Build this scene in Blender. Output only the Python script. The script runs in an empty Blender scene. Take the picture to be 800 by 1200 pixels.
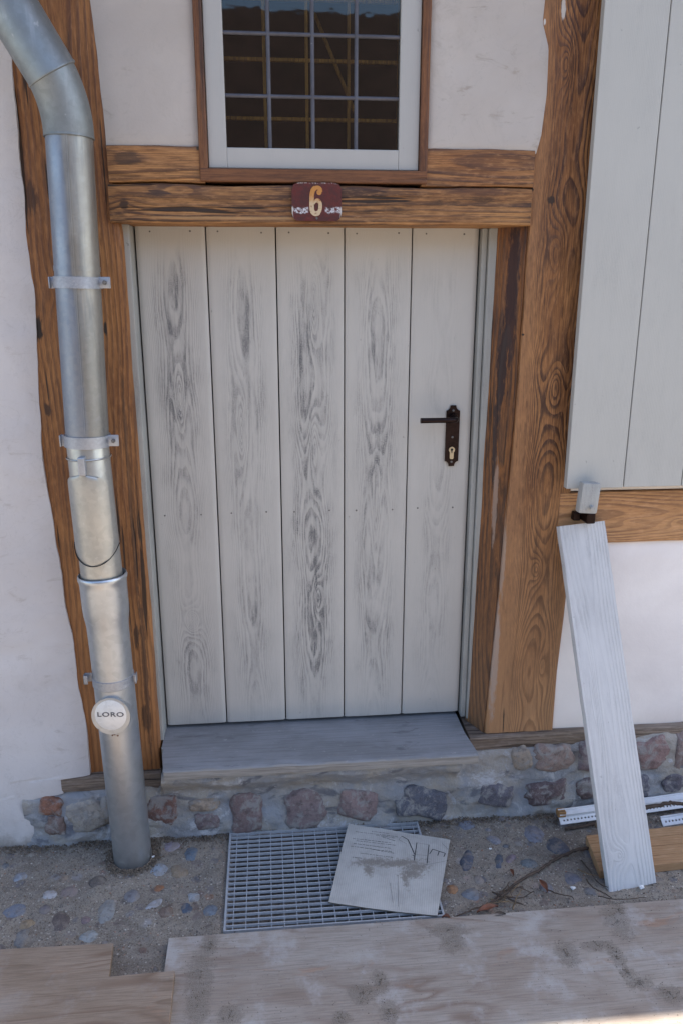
import bpy, bmesh, math, random
from mathutils import Vector, Matrix, noise
rnd = random.Random(7)
S = bpy.context.scene
# ------------------------------------------------------------------ camera
PITCH, YAW, FPX = math.radians(15.7), math.radians(5.4), 927.0
CAM = Vector((0.0, -2.0, 1.51))
cp, sp, cy, sy = math.cos(PITCH), math.sin(PITCH), math.cos(YAW), math.sin(YAW)
FWD = Vector((sy*cp, cy*cp, -sp)); RT = Vector((cy, -sy, 0)); UP = RT.cross(FWD)
cd = bpy.data.cameras.new('camera'); cam = bpy.data.objects.new('camera', cd)
S.collection.objects.link(cam); S.camera = cam
cam.matrix_world = Matrix((RT, UP, -FWD)).transposed().to_4x4(); cam.location = CAM
cd.sensor_fit = 'VERTICAL'; cd.sensor_height = 36; cd.sensor_width = 24
cd.lens = 36*FPX/1200; cd.clip_end = 1000; cd.clip_start = .05
# ------------------------------------------------------------------ sky and sun
SUN_EL, SUN_AZ = math.radians(55), math.radians(81.2)      # azimuth clockwise from +Y (behind the house, to the right)
w = bpy.data.worlds.new('World'); S.world = w; w.use_nodes = True
bg = w.node_tree.nodes['Background']; sk = w.node_tree.nodes.new('ShaderNodeTexSky')
sk.sky_type = 'NISHITA'; sk.sun_disc = False; sk.sun_elevation = SUN_EL; sk.sun_rotation = SUN_AZ
sk.air_density = 1.0; sk.dust_density = 1.5
w.node_tree.links.new(sk.outputs[0], bg.inputs[0]); bg.inputs[1].default_value = 0.12
sd = bpy.data.lights.new('sun', 'SUN'); sun = bpy.data.objects.new('sun', sd); S.collection.objects.link(sun)
sd.energy = 4.8; sd.angle = math.radians(.5); sd.color = (1.0, .93, .82)
sdir = Vector((math.sin(SUN_AZ)*math.cos(SUN_EL), math.cos(SUN_AZ)*math.cos(SUN_EL), math.sin(SUN_EL)))
sun.rotation_euler = sdir.to_track_quat('Z', 'Y').to_euler()
S.view_settings.view_transform = 'Standard'; S.view_settings.look = 'None'
S.view_settings.exposure = 1.82; S.view_settings.gamma = 1

# measured points of the photograph turned into points on known planes
def ray(px, py): return FWD + RT*(px-400)/FPX - UP*(py-600)/FPX
def P(px, py, Y=0.0): d = ray(px, py); return CAM + d*((Y-CAM.y)/d.y)
def Gd(px, py, Z=0.0): d = ray(px, py); return CAM + d*((Z-CAM.z)/d.z)

# ------------------------------------------------------------------ mesh helpers
class Geo:
    def __init__(s): s.v = []; s.f = []; s.m = []; s.c = []
    def add(s, vs, fs, m=0, col=None):
        o = len(s.v); s.v += [Vector(p) for p in vs]; s.f += [tuple(i+o for i in f) for f in fs]; s.m += [m]*len(fs)
        s.c += [col or (1, 1, 1)]*len(vs); return s
    def box(s, x0, x1, y0, y1, z0, z1, b=0.0, m=0):
        if b <= 0:
            v = [(x, y, z) for x in (x0, x1) for y in (y0, y1) for z in (z0, z1)]
            return s.add(v, [(0,1,3,2),(4,6,7,5),(0,4,5,1),(2,3,7,6),(0,2,6,4),(1,5,7,3)], m)
        bm = bmesh.new(); bmesh.ops.create_cube(bm, size=1)
        for q in bm.verts: q.co = Vector(((x0+x1)/2+q.co.x*(x1-x0), (y0+y1)/2+q.co.y*(y1-y0), (z0+z1)/2+q.co.z*(z1-z0)))
        bmesh.ops.bevel(bm, geom=bm.edges[:], offset=b, segments=2, profile=.5, affect='EDGES')
        return s.bm(bm, m)
    def bm(s, bm, m=0, mat=None, col=None):
        bm.verts.index_update(); vs = [(mat @ q.co if mat else q.co.copy()) for q in bm.verts]
        s.add(vs, [tuple(q.index for q in f.verts) for f in bm.faces], m, col); bm.free(); return s
    def tube(s, pts, rad, n=20, m=0, cap=True, flat=None):
        pts = [Vector(p) for p in pts]; rs = rad if hasattr(rad, '__len__') else [rad]*len(pts)
        vs = []; fs = []; u = None
        for i, p in enumerate(pts):
            t = (pts[min(i+1, len(pts)-1)]-pts[max(i-1, 0)]).normalized()
            if u is None: u = t.orthogonal().normalized()
            u = (u - t*u.dot(t)).normalized(); w_ = t.cross(u)
            for k in range(n):
                a = 2*math.pi*k/n; vs.append(p + (u*math.cos(a)+w_*math.sin(a))*rs[i])
        for i in range(len(pts)-1):
            for k in range(n): fs.append((i*n+k, i*n+(k+1)%n, (i+1)*n+(k+1)%n, (i+1)*n+k))
        if cap: fs.append(tuple(range(n))[::-1]); fs.append(tuple((len(pts)-1)*n+k for k in range(n)))
        return s.add(vs, fs, m)
    def prism(s, poly, o, ax, ay, az, m=0):       # polygon in the plane (ax, ay) at o, extruded along az
        o, ax, ay, az = Vector(o), Vector(ax), Vector(ay), Vector(az); n = len(poly)
        vs = [o+ax*a+ay*b for a, b in poly]; vs += [q+az for q in vs]
        fs = [tuple(range(n)), tuple(range(n, 2*n))[::-1]] + [(i, i+n, (i+1)%n+n, (i+1)%n) for i in range(n)]
        return s.add(vs, fs, m)
    def grid(s, fn, nu, nv, m=0, col=None):
        vs = [fn(i/nu, j/nv) for j in range(nv+1) for i in range(nu+1)]
        fs = [(j*(nu+1)+i, j*(nu+1)+i+1, (j+1)*(nu+1)+i+1, (j+1)*(nu+1)+i) for j in range(nv) for i in range(nu)]
        return s.add(vs, fs, m, col)
    def blob(s, c, rx, ry, rz, seed=0, rough=.18, sub=3, rot=0.0, m=0, col=None, fq=1.6, axis='Z', boxy=0.0):
        bm = bmesh.new(); bmesh.ops.create_icosphere(bm, subdivisions=sub, radius=1)
        for q in bm.verts:
            d = q.co.normalized(); k = 1+rough*noise.fractal(d*fq+Vector((seed*3.1, seed*1.7, 0)), 1, 2, 3)
            if boxy: k *= (1-boxy)+boxy/max(abs(d.x), abs(d.y), abs(d.z))
            q.co = Vector((d.x*rx*k, d.y*ry*k, d.z*rz*k))
        return s.bm(bm, m, Matrix.Translation(c) @ Matrix.Rotation(rot, 4, axis), col)

def build(name, g, mats, parent=None, smooth=False, base=None, angle=None, free=None):
    me = bpy.data.meshes.new(name); off = Vector(base) if base is not None else (parent_base(parent) if parent else Vector((0, 0, 0)))
    me.from_pydata([tuple(q-off) for q in g.v], [], g.f)
    for mt in (mats if isinstance(mats, (list, tuple)) else [mats]): me.materials.append(mt)
    for p, mi in zip(me.polygons, g.m): p.material_index = mi; p.use_smooth = smooth
    if any(c != (1, 1, 1) for c in g.c):
        ca = me.color_attributes.new('Col', 'FLOAT_COLOR', 'POINT')
        for i, c in enumerate(g.c): ca.data[i].color = (*c, 1)
    bm = bmesh.new(); bm.from_mesh(me); bmesh.ops.recalc_face_normals(bm, faces=bm.faces[:])
    bm.to_mesh(me); bm.free()
    if angle: me.set_sharp_from_angle(angle=math.radians(angle))
    o = bpy.data.objects.new(name, me); S.collection.objects.link(o)
    if parent: o.parent = parent
    elif base is not None: o.location = off
    return o
def parent_base(p):
    v = Vector((0, 0, 0))
    while p: v += Vector(p.location); p = p.parent
    return v
def tag(o, label=None, cat=None, group=None, kind=None):
    if label: o['label'] = label
    if cat: o['category'] = cat
    if group: o['group'] = group
    if kind: o['kind'] = kind
    return o
def empty(name, loc, label, cat, group=None):
    o = bpy.data.objects.new(name, None); S.collection.objects.link(o); o.location = loc
    o.empty_display_size = .1; return tag(o, label, cat, group)

# ------------------------------------------------------------------ material helpers
class Mat:
    def __init__(s, name):
        s.m = bpy.data.materials.new(name); s.m.use_nodes = True; s.t = s.m.node_tree
        s.b = s.t.nodes['Principled BSDF']
    def n(s, ty, ins=None, **pr):
        q = s.t.nodes.new('ShaderNode'+ty)
        for k, v in pr.items(): setattr(q, k, v)
        for k, v in (ins or {}).items(): s.put(q.inputs[k], v)
        return q
    def put(s, sock, v):
        if isinstance(v, bpy.types.NodeSocket): s.t.links.new(v, sock)
        elif isinstance(v, (tuple, list)) and len(v) == 3 and sock.type == 'RGBA': sock.default_value = (*v, 1)
        else: sock.default_value = v
    def mt(s, op, a, b=0.0, c=0.0, clamp=False):
        q = s.n('Math', {0: a, 1: b, 2: c}, operation=op); q.use_clamp = clamp; return q.outputs[0]
    def add(s, a, b): return s.mt('ADD', a, b)
    def mul(s, a, b, clamp=False): return s.mt('MULTIPLY', a, b, clamp=clamp)
    def sub(s, a, b): return s.mt('SUBTRACT', a, b)
    def comb(s, x, y, z): return s.n('CombineXYZ', {0: x, 1: y, 2: z}).outputs[0]
    def xyz(s):
        q = s.n('SeparateXYZ', {0: s.n('TexCoord').outputs['Object']}); return q.outputs[0], q.outputs[1], q.outputs[2]
    def noise(s, vec, sc=1.0, det=3, ro=.55, di=0.0, col=False):
        q = s.n('TexNoise', {'Vector': vec, 'Scale': sc, 'Detail': det, 'Roughness': ro, 'Distortion': di}); return q.outputs[1 if col else 0]
    def sn(s, v, fx, fy, fz, off=0.0, det=3, ro=.55, di=0.0):       # stretched noise
        a, b, c = v; return s.noise(s.comb(s.mt('MULTIPLY_ADD', a, fx, off), s.mt('MULTIPLY_ADD', b, fy, off*1.7), s.mt('MULTIPLY_ADD', c, fz, off*.6)), 1.0, det, ro, di)
    def step(s, v, a, b, lo=0.0, hi=1.0):
        q = s.n('MapRange', {'Value': v, 'From Min': a, 'From Max': b, 'To Min': lo, 'To Max': hi}, interpolation_type='SMOOTHSTEP'); return q.outputs[0]
    def ramp(s, v, stops):
        q = s.n('ValToRGB', {0: v}); r = q.color_ramp
        while len(r.elements) < len(stops): r.elements.new(.5)
        for e, (p, c) in zip(r.elements, stops): e.position = p; e.color = (*(c if isinstance(c, tuple) else (c, c, c)), 1)
        return q.outputs[0]
    def mix(s, f, a, b, mode='MIX'):
        q = s.n('Mix', data_type='RGBA', blend_type=mode); s.put(q.inputs[0], f); s.put(q.inputs[6], a); s.put(q.inputs[7], b); return q.outputs[2]
    def bump(s, h, dist, st=1.0, prev=None):
        q = s.n('Bump', {'Height': h, 'Distance': dist, 'Strength': st})
        if prev: s.put(q.inputs['Normal'], prev)
        return q.outputs[0]
    def out(s, col, ro=.7, nrm=None, **kw):
        s.put(s.b.inputs['Base Color'], col); s.put(s.b.inputs['Roughness'], ro)
        if nrm: s.put(s.b.inputs['Normal'], nrm)
        for k, v in kw.items(): s.put(s.b.inputs[k.replace('_', ' ')], v)
        return s.m

def rings(M, u, v, u0, d0, dA, freq, knots, seed, wob=.012, vf=1.3, quad=False):
    """height of growth rings cut by a sawn face; returns 0..1 saw-tooth"""
    n1 = M.sub(M.noise(M.comb(M.mul(u, 9), M.mt('MULTIPLY_ADD', v, 1.6, seed), seed), 1, 3, .5), .5)
    n2 = M.sub(M.noise(M.comb(seed*2.3, M.mt('MULTIPLY_ADD', v, vf, seed*3), 0), 1, 1.5, .5), .5)
    uu = M.add(M.sub(u, u0), M.mul(n1, wob))
    d = M.mt('MULTIPLY_ADD', n2, dA, d0)
    r = M.add(M.mul(uu, uu), M.mul(d, d)); r = M.mul(r, 9.0) if quad else M.mt('SQRT', r)
    for (ku, kv, su, sv, am) in knots:
        a = M.mul(M.sub(M.mt('MULTIPLY_ADD', n1, .012, u), ku), 1/su); b = M.mul(M.sub(v, kv), 1/sv)
        e = M.mt('EXPONENT', M.mul(M.mt('SQRT', M.mt('ADD', M.add(M.mul(a, a), M.mul(b, b)), .08)), -1.3))
        r = M.add(r, M.mul(e, am))
    n3 = M.noise(M.comb(M.mul(u, 60), M.mul(v, 9), seed), 1, 2, .6)
    return M.mt('FRACT', M.add(M.mul(r, freq), M.mul(n3, .35)))

def wood(name, axis='z', u0=0.0, d0=.05, dA=.09, freq=130, knots=(), seed=1.0, light=(.40, .21, .095), mid=(.27, .125, .05), dark=(.10, .040, .018),
         gs=.75, stain=.5, crack=.5, rough=.62, bleach=None, bstr=1.0, wob=.012, vf=1.3, spots=(), grey=None, quad=False, side=None, fibs=.62):
    M = Mat(name); x, y, z = M.xyz()
    u, v, w_ = {'z': (x, z, y), 'x': (z, x, y), 'f': (y, x, z)}[axis]
    saw = rings(M, u, v, u0, d0, dA, freq, knots, seed, wob, vf, quad)
    late = M.ramp(saw, [(0, .0), (.40, .15), (.62, .85), (.86, 1), (.95, .0), (1, 0)])
    fib = M.noise(M.comb(M.mul(u, 420), M.mul(v, 9), M.mul(w_, 420)), 1, 3, .6)
    fine = M.noise(M.comb(M.mul(u, 160), M.mul(v, 30), M.mul(w_, 160)), 1, 4, .65)
    patch = M.noise(M.comb(M.mul(u, 9), M.mul(v, 2.6), M.mt('MULTIPLY_ADD', w_, 9, seed)), 1, 4, .6)
    gv = M.step(M.noise(M.comb(M.mul(u, 14), M.mul(v, 3), seed*5), 1, 2), .3, .62, .35, 1.0)
    c = M.mix(M.step(patch, .3, .7), light, mid)
    c = M.mix(M.mul(M.mul(late, gs), gv), c, dark)
    c = M.mix(M.step(fib, .38, .66, 0, fibs), c, dark)
    if side: c = M.mix(M.step(M.add(u, M.mul(M.sub(patch, .5), .04)), side[0], side[1], side[2], 0), c, side[3])
    c = M.mix(M.step(fine, .48, .72, 0, .35), c, (light[0]*1.25, light[1]*1.3, light[2]*1.5)); c = M.mix(M.step(fine, .46, .30, 0, .4), c, dark)
    st = M.step(M.noise(M.comb(M.mul(u, 22), M.mul(v, 5), M.mt('MULTIPLY_ADD', w_, 5, seed*7)), 1, 5, .7), .54, .72, 0, stain)
    c = M.mix(st, c, (dark[0]*.45, dark[1]*.45, dark[2]*.5))
    if bleach:                                  # (v low, v high, colour, amount): weather-bleached along its length
        f = M.step(M.add(v, M.mul(M.sub(patch, .5), .5)), bleach[0], bleach[1], bleach[3], 0)
        c = M.mix(f, c, M.mix(M.mul(late, .55), bleach[2], (bleach[2][0]*.45, bleach[2][1]*.38, bleach[2][2]*.36)))
    h = M.add(M.mul(late, .5), M.mul(fib, .5))
    for (su, sv, r1, r2, col, am) in spots:        # knots, worm damage, paint left over: marks with a shape of their own
        a = M.mul(M.sub(u, su), 1/r1); b = M.mul(M.sub(v, sv), 1/r2)
        dd = M.add(M.mt('SQRT', M.add(M.mul(a, a), M.mul(b, b))), M.mul(M.sub(fine, .5), 1.6))
        f = M.step(dd, .6, 1.05, am, 0); c = M.mix(f, c, col)
    ck = M.noise(M.comb(M.mul(u, 55), M.mul(v, 1.8), M.mt('MULTIPLY_ADD', w_, 55, seed*11)), 1, 3, .5)
    ck2 = M.step(ck, .64, .67, 0, crack)
    c = M.mix(ck2, c, (.02, .01, .006))
    h = M.sub(h, M.mul(ck2, 2.0))
    nm = M.bump(h, .0012, bstr); nm = M.bump(patch, .004, .5, nm)
    return M.out(c, M.step(late, 0, 1, rough+.08, rough-.08), nm)

def paint(name, base, seed=1.0, worn=0.0, grain=.15, axis='z', rough=.55, knots=(), under=(.16, .16, .165), planks=None, masks=(), freq=250, dirt=.25, d0=.045, dA=.13):
    M = Mat(name); x, y, z = M.xyz()
    u, v, w_ = {'z': (x, z, y), 'x': (z, x, y)}[axis]
    if planks:
        k = M.mt('FLOOR', M.mul(M.sub(u, planks[0]), 1/planks[1])); uc = M.sub(M.sub(u, planks[0]), M.mul(M.add(k, .5), planks[1]))
        vs = M.add(v, M.mul(k, 7.31)); sd_ = M.mul(k, 3.7)
        n2 = M.sub(M.noise(M.comb(sd_, M.mul(vs, 1.15), 0), 1, 2), .5)
        n1 = M.sub(M.noise(M.comb(M.mul(u, 14), M.mul(vs, 2.2), sd_), 1, 4, .6), .5)
        uu = M.add(uc, M.mul(n1, .03)); d = M.mt('MULTIPLY_ADD', n2, dA, d0)
        r = M.mul(M.add(M.mul(uu, uu), M.mul(d, d)), 9.0)
        for (ku, kv, su, sv, am) in knots:
            a = M.mul(M.sub(M.mt('MULTIPLY_ADD', n1, .01, u), ku), 1/su); b = M.mul(M.sub(v, kv), 1/sv)
            r = M.add(r, M.mul(M.mt('EXPONENT', M.mul(M.mt('SQRT', M.mt('ADD', M.add(M.mul(a, a), M.mul(b, b)), .05)), -1.4)), am))
        saw = M.mt('FRACT', M.add(M.mul(r, freq), M.mul(M.noise(M.comb(M.mul(u, 90), M.mul(v, 14), 0), 1, 2), .5)))
        cen = M.mt('EXPONENT', M.mul(M.mt('POWER', M.mul(M.mt('ABSOLUTE', M.add(uc, M.mul(n1, .04))), 1/.055), 2.4), -1))
        vp = M.step(M.noise(M.comb(M.mul(u, 5), M.mul(vs, 1.9), sd_), 1, 3, .6), .36, .62, .25, 1)
        fade = M.mul(M.step(v, .32, .50, .35, 1), M.step(M.add(v, M.mul(n1, .25)), 1.62, 1.50, 0, 1))
        m_ = M.mul(M.mul(cen, vp), fade)
        am_ = M.ramp(M.mul(M.add(k, .5), .2), [(0, .82), (.3, .52), (.5, 1.0), (.7, .60), (.9, .3)])   # how far each plank is rubbed
        m_ = M.mul(m_, am_)
    else:
        saw = rings(M, u, v, masks[0] if masks else 0, d0, dA, freq, knots, seed); m_ = M.step(M.noise(M.comb(M.mul(u, 7), M.mul(v, 3), seed), 1, 3), .3, .6, .3, 1)
    late = M.ramp(saw, [(0, .0), (.30, .15), (.55, .95), (.85, 1), (.97, .0)])
    grit = M.noise(M.comb(M.mul(u, 900), M.mul(v, 420), M.mul(w_, 300)), 1, 2, .6)
    fib = M.noise(M.comb(M.mul(u, 330), M.mul(v, 10), seed), 1, 3, .65)
    wr = M.mul(M.add(M.mul(late, 1.0), M.mul(M.step(fib, .42, .72), .38)), m_)
    wr = M.mul(wr, M.step(grit, .36, .56, .25, 1.0))
    brk = M.noise(M.comb(M.mul(u, 150), M.mul(v, 22), seed), 1, 3, .7); wr = M.mul(wr, M.step(brk, .34, .60, .25, 1.0))
    wr = M.add(wr, M.mul(M.mul(M.step(M.noise(M.comb(M.mul(u, 75), M.mul(v, 2.5), 3), 1, 4, .65), .36, .68), M.step(grit, .3, .62, .45, 1)), M.mul(m_, .42)))
    blot = M.noise(M.comb(M.mul(u, 26), M.mul(v, 6), seed*2), 1, 4, .7); wr = M.add(M.mul(wr, M.step(blot, .3, .6, .45, 1.1)), M.mul(M.mul(M.step(blot, .50, .66), M.step(grit, .42, .55)), M.mul(m_, .75)))
    pt = M.noise(M.comb(M.mul(u, 6), M.mul(v, 4), seed), 1, 5, .6)
    c = M.mix(M.step(pt, .35, .7, 0, dirt), base, tuple(q*.80 for q in base))
    c = M.mix(M.mul(wr, worn, True), c, under)
    sp_ = M.step(M.noise(M.comb(M.mul(u, 70), M.mul(v, 45), seed*3), 1, 2, .5), .74, .78, 0, .55); c = M.mix(sp_, c, tuple(q*.45 for q in base))
    h = M.mul(M.add(M.mul(late, -grain), M.mul(fib, grain*.6)), M.mt('MULTIPLY_ADD', m_, .85, .15))
    nm = M.bump(h, .0008, 1.0); nm = M.bump(pt, .003, .3, nm)
    return M.out(c, rough, nm)

def plaster(name, base=(.66, .64, .65), seed=0.0, dirt=.3, smooth=.5, splash=0.0):
    M = Mat(name); x, y, z = M.xyz(); p = M.comb(M.mt('MULTIPLY_ADD', x, 1, seed), y, z)
    big = M.noise(p, 3.2, 5, .6, .4); md = M.noise(p, 24, 5, .65); fi = M.noise(p, 220, 3, .6)
    sm = M.noise(M.comb(M.mul(x, 11), 0, M.mt('MULTIPLY_ADD', z, 26, seed)), 1, 5, .7, .8)
    c = M.mix(M.step(big, .3, .7, 0, 1), base, tuple(q*k for q, k in zip(base, (.88, .87, .87))))
    c = M.mix(M.mul(M.step(sm, .56, .72, 0, dirt), M.step(fi, .3, .6, .5, 1)), c, tuple(q*.78 for q in base)) if 0 else M.mix(M.step(sm, .57, .72, 0, dirt), c, tuple(q*k for q, k in zip(base, (.74, .71, .68))))
    c = M.mix(M.step(M.noise(p, 6, 6, .7, .6), .52, .70, 0, dirt*.5), c, tuple(q*k for q, k in zip(base, (.80, .78, .76))))
    c = M.mix(M.step(md, .62, .75, 0, dirt*.5), c, tuple(q*.75 for q in base))
    if splash: c = M.mix(M.step(M.add(z, M.mul(M.sub(md, .5), .10)), .0, .045, splash, 0), c, (.22, .19, .16))
    fis = M.noise(p, 9, 6, .6, 1.2); cr = M.step(M.mt('ABSOLUTE', M.sub(fis, .5)), 0, .008, .22, 0)
    c = M.mix(M.mul(cr, dirt), c, (.3, .28, .26))
    nm = M.bump(fi, .0008, .35); nm = M.bump(md, .003, smooth, nm); nm = M.bump(big, .01, .5, nm)
    return M.out(c, .9, nm)

def metal(name, base=(.42, .44, .47), rough=.42, metallic=.85, seed=0.0, spot=.3, sc=1.0, streak=.0, seam=None):
    M = Mat(name); x, y, z = M.xyz(); p = M.comb(M.mt('MULTIPLY_ADD', x, 1, seed), y, z)
    big = M.noise(p, 9*sc, 5, .65); fl = M.n('TexVoronoi', {'Vector': p, 'Scale': 120*sc}).outputs['Color']
    fl = M.n('SeparateColor', {0: fl}).outputs[0]; fi = M.noise(p, 160, 4, .7)
    vs = M.noise(M.comb(M.mul(x, 30), M.mul(y, 30), M.mul(z, 2.5)), 1, 4, .6)
    c = M.mix(M.step(big, .3, .72, 0, .8), base, tuple(q*.72 for q in base))
    c = M.mix(M.mul(fl, .18), c, tuple(min(1, q*1.5) for q in base))
    c = M.mix(M.step(vs, .5, .75, 0, streak), c, (.55, .54, .52))
    c = M.mix(M.step(M.noise(p, 38, 3, .6), .66, .74, 0, spot), c, (.62, .6, .56))
    if seam is not None:        # two sheets of the folded pipe have weathered differently on either side of the seam
        lf = M.step(M.add(x, M.mul(M.sub(vs, .5), .02)), -.004, .010); c = M.mix(lf, M.mix(M.step(vs, .4, .7, .0, .5), (.22, .25, .305), (.27, .29, .32)), M.mix(M.step(vs, .45, .6, 0, .8), (.235, .24, .235), (.36, .345, .31)))
        c = M.mix(M.mul(fl, .1), c, (.5, .5, .5))
    r = M.add(M.step(big, .3, .7, rough-.06, rough+.12), M.mul(M.sub(fi, .5), .12))
    nm = M.bump(fi, .0006, .3); nm = M.bump(big, .004, .25, nm)
    return M.out(c, r, nm, Metallic=M.step(M.noise(p, 38, 3, .6), .66, .74, metallic, metallic*.5))

def simple(name, base, rough=.6, metallic=0.0, var=.25, sc=40, bump=.3):
    M = Mat(name); p = M.n('TexCoord').outputs['Object']; n_ = M.noise(p, sc, 5, .65); n2 = M.noise(p, sc*.2, 3)
    c = M.mix(M.step(n_, .35, .7, 0, 1), base, tuple(q*(1-var) for q in base)); c = M.mix(M.step(n2, .4, .7, 0, var), c, tuple(q*.6 for q in base))
    return M.out(c, rough, M.bump(n_, .001, bump), Metallic=metallic)

# ------------------------------------------------------------------ materials
def kz(px, py, Y=0): q = P(px, py, Y); return q.x, q.z
k = [kz(*a) for a in ((664, 75), (655, 262), (652, 300), (650, 452), (640, 560), (628, 668), (634, 775), (620, 905))]
m_rpost = wood('right_post_timber', 'z', .742, .05, .13, 210, [(k[0][0], k[0][1], .022, .07, .05), (k[2][0], k[2][1], .030, .10, .055), (k[3][0], k[3][1], .028, .09, .05),
    (k[5][0], k[5][1], .022, .05, .04), (k[6][0], k[6][1]-.02, .022, .08, .035)], 2.0, light=(.41, .190, .065), mid=(.23, .092, .029), dark=(.045, .015, .007), gs=.97, stain=.25, crack=.3, quad=True, side=(.655, .705, .40, (.40, .20, .09)),
    bleach=(.0, 1.2, (.48, .28, .145), .7), wob=.022, vf=2.4,
    spots=[(kz(588+35, 222)[0], kz(623, 222)[1], .006, .006, (.01, .006, .004), 1), (kz(588, 350)[0]+.06, 1.40, .004, .004, (.01, .006, .004), 1),
           (kz(660, 8)[0], kz(660, 8)[1], .006, .03, (.55, .5, .45), .9), (kz(636, 25)[0]+.004, kz(636, 25)[1], .003, .008, (.6, .58, .55), 1), (kz(606, 262)[0]+.08, 1.72, .012, .010, (.03, .015, .01), .9), (.625, .50, .012, .22, (.40, .34, .30), .6), (.632, .80, .008, .14, (.38, .31, .26), .5), (.662, .30, .0022, .05, (.03, .02, .015), .9)])
m_lpost = wood('left_post_timber', 'z', -.44, .09, .05, 120, [(-.50, 1.50, .02, .05, .02)], 5.0, light=(.38, .168, .052), mid=(.23, .088, .026), dark=(.055, .016, .007), gs=.6, stain=.35, crack=.9, fibs=.4, bstr=1.4, bleach=(-.2, 1.1, (.38, .165, .058), .8),
    spots=[(kz(45, 385)[0], kz(45, 385)[1], .011, .035, (.02, .012, .008), 1), (kz(33, 232)[0]+.005, kz(33, 232)[1], .02, .04, (.05, .02, .01), .8), (kz(130, 385)[0]-.012, kz(130, 385)[1], .005, .02, (.02, .012, .008), 1),
           (kz(56, 480)[0], kz(56, 480)[1], .008, .02, (.03, .015, .01), .8), (kz(160, 745)[0], kz(160, 745)[1], .008, .04, (.03, .015, .01), .8), (kz(170, 840)[0], kz(170, 840)[1], .010, .05, (.04, .02, .012), .7),
           (-.352, 1.0, .006, .4, (.08, .04, .02), .6), (-.347, .5, .008, .28, (.07, .035, .02), .7)])
m_jamb = wood('stained_jamb_timber', 'z', .62, .03, .05, 190, [], 9.0, light=(.27, .105, .028), mid=(.12, .042, .015), dark=(.03, .013, .009), gs=.8, stain=.8, crack=.6, bleach=(-.3, 1.0, (.26, .17, .10), .55),
    spots=[(.625, 1.50, .014, .24, (.030, .011, .011), .9), (.613, 1.32, .012, .14, (.028, .013, .012), .95), (.606, 1.12, .006, .14, (.022, .012, .012), .85), (.612, .95, .006, .13, (.42, .30, .23), .6)])
m_lintel = wood('lintel_timber', 'x', 1.73, .03, .05, 105, [(1.70, -.31, .03, .04, .02), (1.73, -.19, .012, .05, .02)], 3.0, light=(.46, .228, .080), mid=(.26, .112, .036), dark=(.035, .013, .007), gs=.95, stain=.75, crack=.95, vf=.9,
    spots=[(1.70, -.315, .012, .012, (.04, .02, .012), .9), (1.725, -.235, .008, .03, (.05, .025, .015), .8), (1.735, .5, .010, .1, (.10, .04, .02), .6), (1.672, .0, .004, .3, (.40, .25, .12), .5), (1.745, .3, .008, .3, (.06, .025, .015), .7)])
m_rail2 = wood('upper_rail_timber', 'x', 1.80, .05, .05, 120, [], 6.5, light=(.46, .225, .080), mid=(.28, .118, .040), dark=(.06, .022, .010), gs=.9, stain=.6, crack=.35,
    spots=[(1.80, -.30, .020, .035, (.05, .028, .016), .6), (1.822, -.14, .006, .008, (.02, .02, .01), .9)])
m_rail = wood('fresh_rail_timber', 'x', .915, .05, .12, 130, [(.895, 1.13, .018, .05, .03), (.90, 1.0, .010, .05, .02)], 4.0, light=(.56, .31, .14), mid=(.47, .24, .10), dark=(.19, .085, .038), gs=.85, stain=.08, crack=.08, wob=.03, quad=True, fibs=.25)
m_winframe = wood('window_surround_timber', 'z', .0, .2, .03, 80, [], 8.0, light=(.22, .090, .030), mid=(.15, .055, .02), dark=(.05, .018, .009), gs=.4, stain=.5, crack=.4)
m_winframe_h = wood('window_sill_timber', 'x', 1.76, .1, .03, 100, [], 8.6, light=(.20, .080, .030), mid=(.13, .05, .02), dark=(.05, .018, .009), gs=.4, stain=.5, crack=.4)
m_sole = wood('grey_sole_timber', 'x', .2, .03, .05, 120, [(.18, -.48, .012, .05, .02)], 11.0, light=(.30, .235, .18), mid=(.22, .165, .12), dark=(.07, .05, .04), gs=.6, stain=.55, crack=.7, rough=.8)
DX0, DW = -.313, .1732
dk = [kz(*a, .1) for a in ((211, 470), (226, 728), (284, 505), (368, 350), (369, 520), (440, 600), (385, 700), (500, 330))]
m_door = paint('door_paint', (.46, .44, .405), 1.0, 1.0, .6, planks=(DX0, DW), under=(.085, .087, .093),
    knots=[(dk[0][0], dk[0][1], .014, .10, .035), (dk[1][0], dk[1][1], .018, .035, .05), (dk[2][0], dk[2][1], .016, .12, .04), (dk[3][0], dk[3][1], .018, .13, .05), (dk[4][0], dk[4][1], .022, .14, .035), (dk[5][0], dk[5][1], .018, .2, .03), (dk[6][0]-.03, dk[6][1], .018, .08, .03)])
m_frame = paint('frame_paint', (.36, .36, .335), 3.0, .35, .25, dirt=.6)
m_shutter = paint('shutter_paint', (.46, .455, .425), 5.0, .10, .12, rough=.45, dirt=.12)
m_board = paint('board_paint', (.56, .555, .555), 7.0, .26, 1.0, rough=.65, under=(.20, .20, .21), knots=[(.045, .085, .02, .028, .05), (.03, .50, .014, .2, .04)], masks=(.06,), freq=130, d0=.03, dA=.10, dirt=.4)
m_catch = paint('catch_paint', (.42, .42, .40), 8.0, .4, .6, rough=.6, dirt=.8)
m_winpaint = paint('casement_paint', (.42, .41, .39), 4.0, .05, .08, rough=.4, dirt=.2)
m_plA = plaster('plaster_grey_white', (.62, .59, .575), 1, .8, .6, splash=.7)
m_plB = plaster('plaster_above_lintel_shaded', (.49, .445, .405), 5, .7)  # base darkened to carry the eaves' shade and the vignette up here
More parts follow.
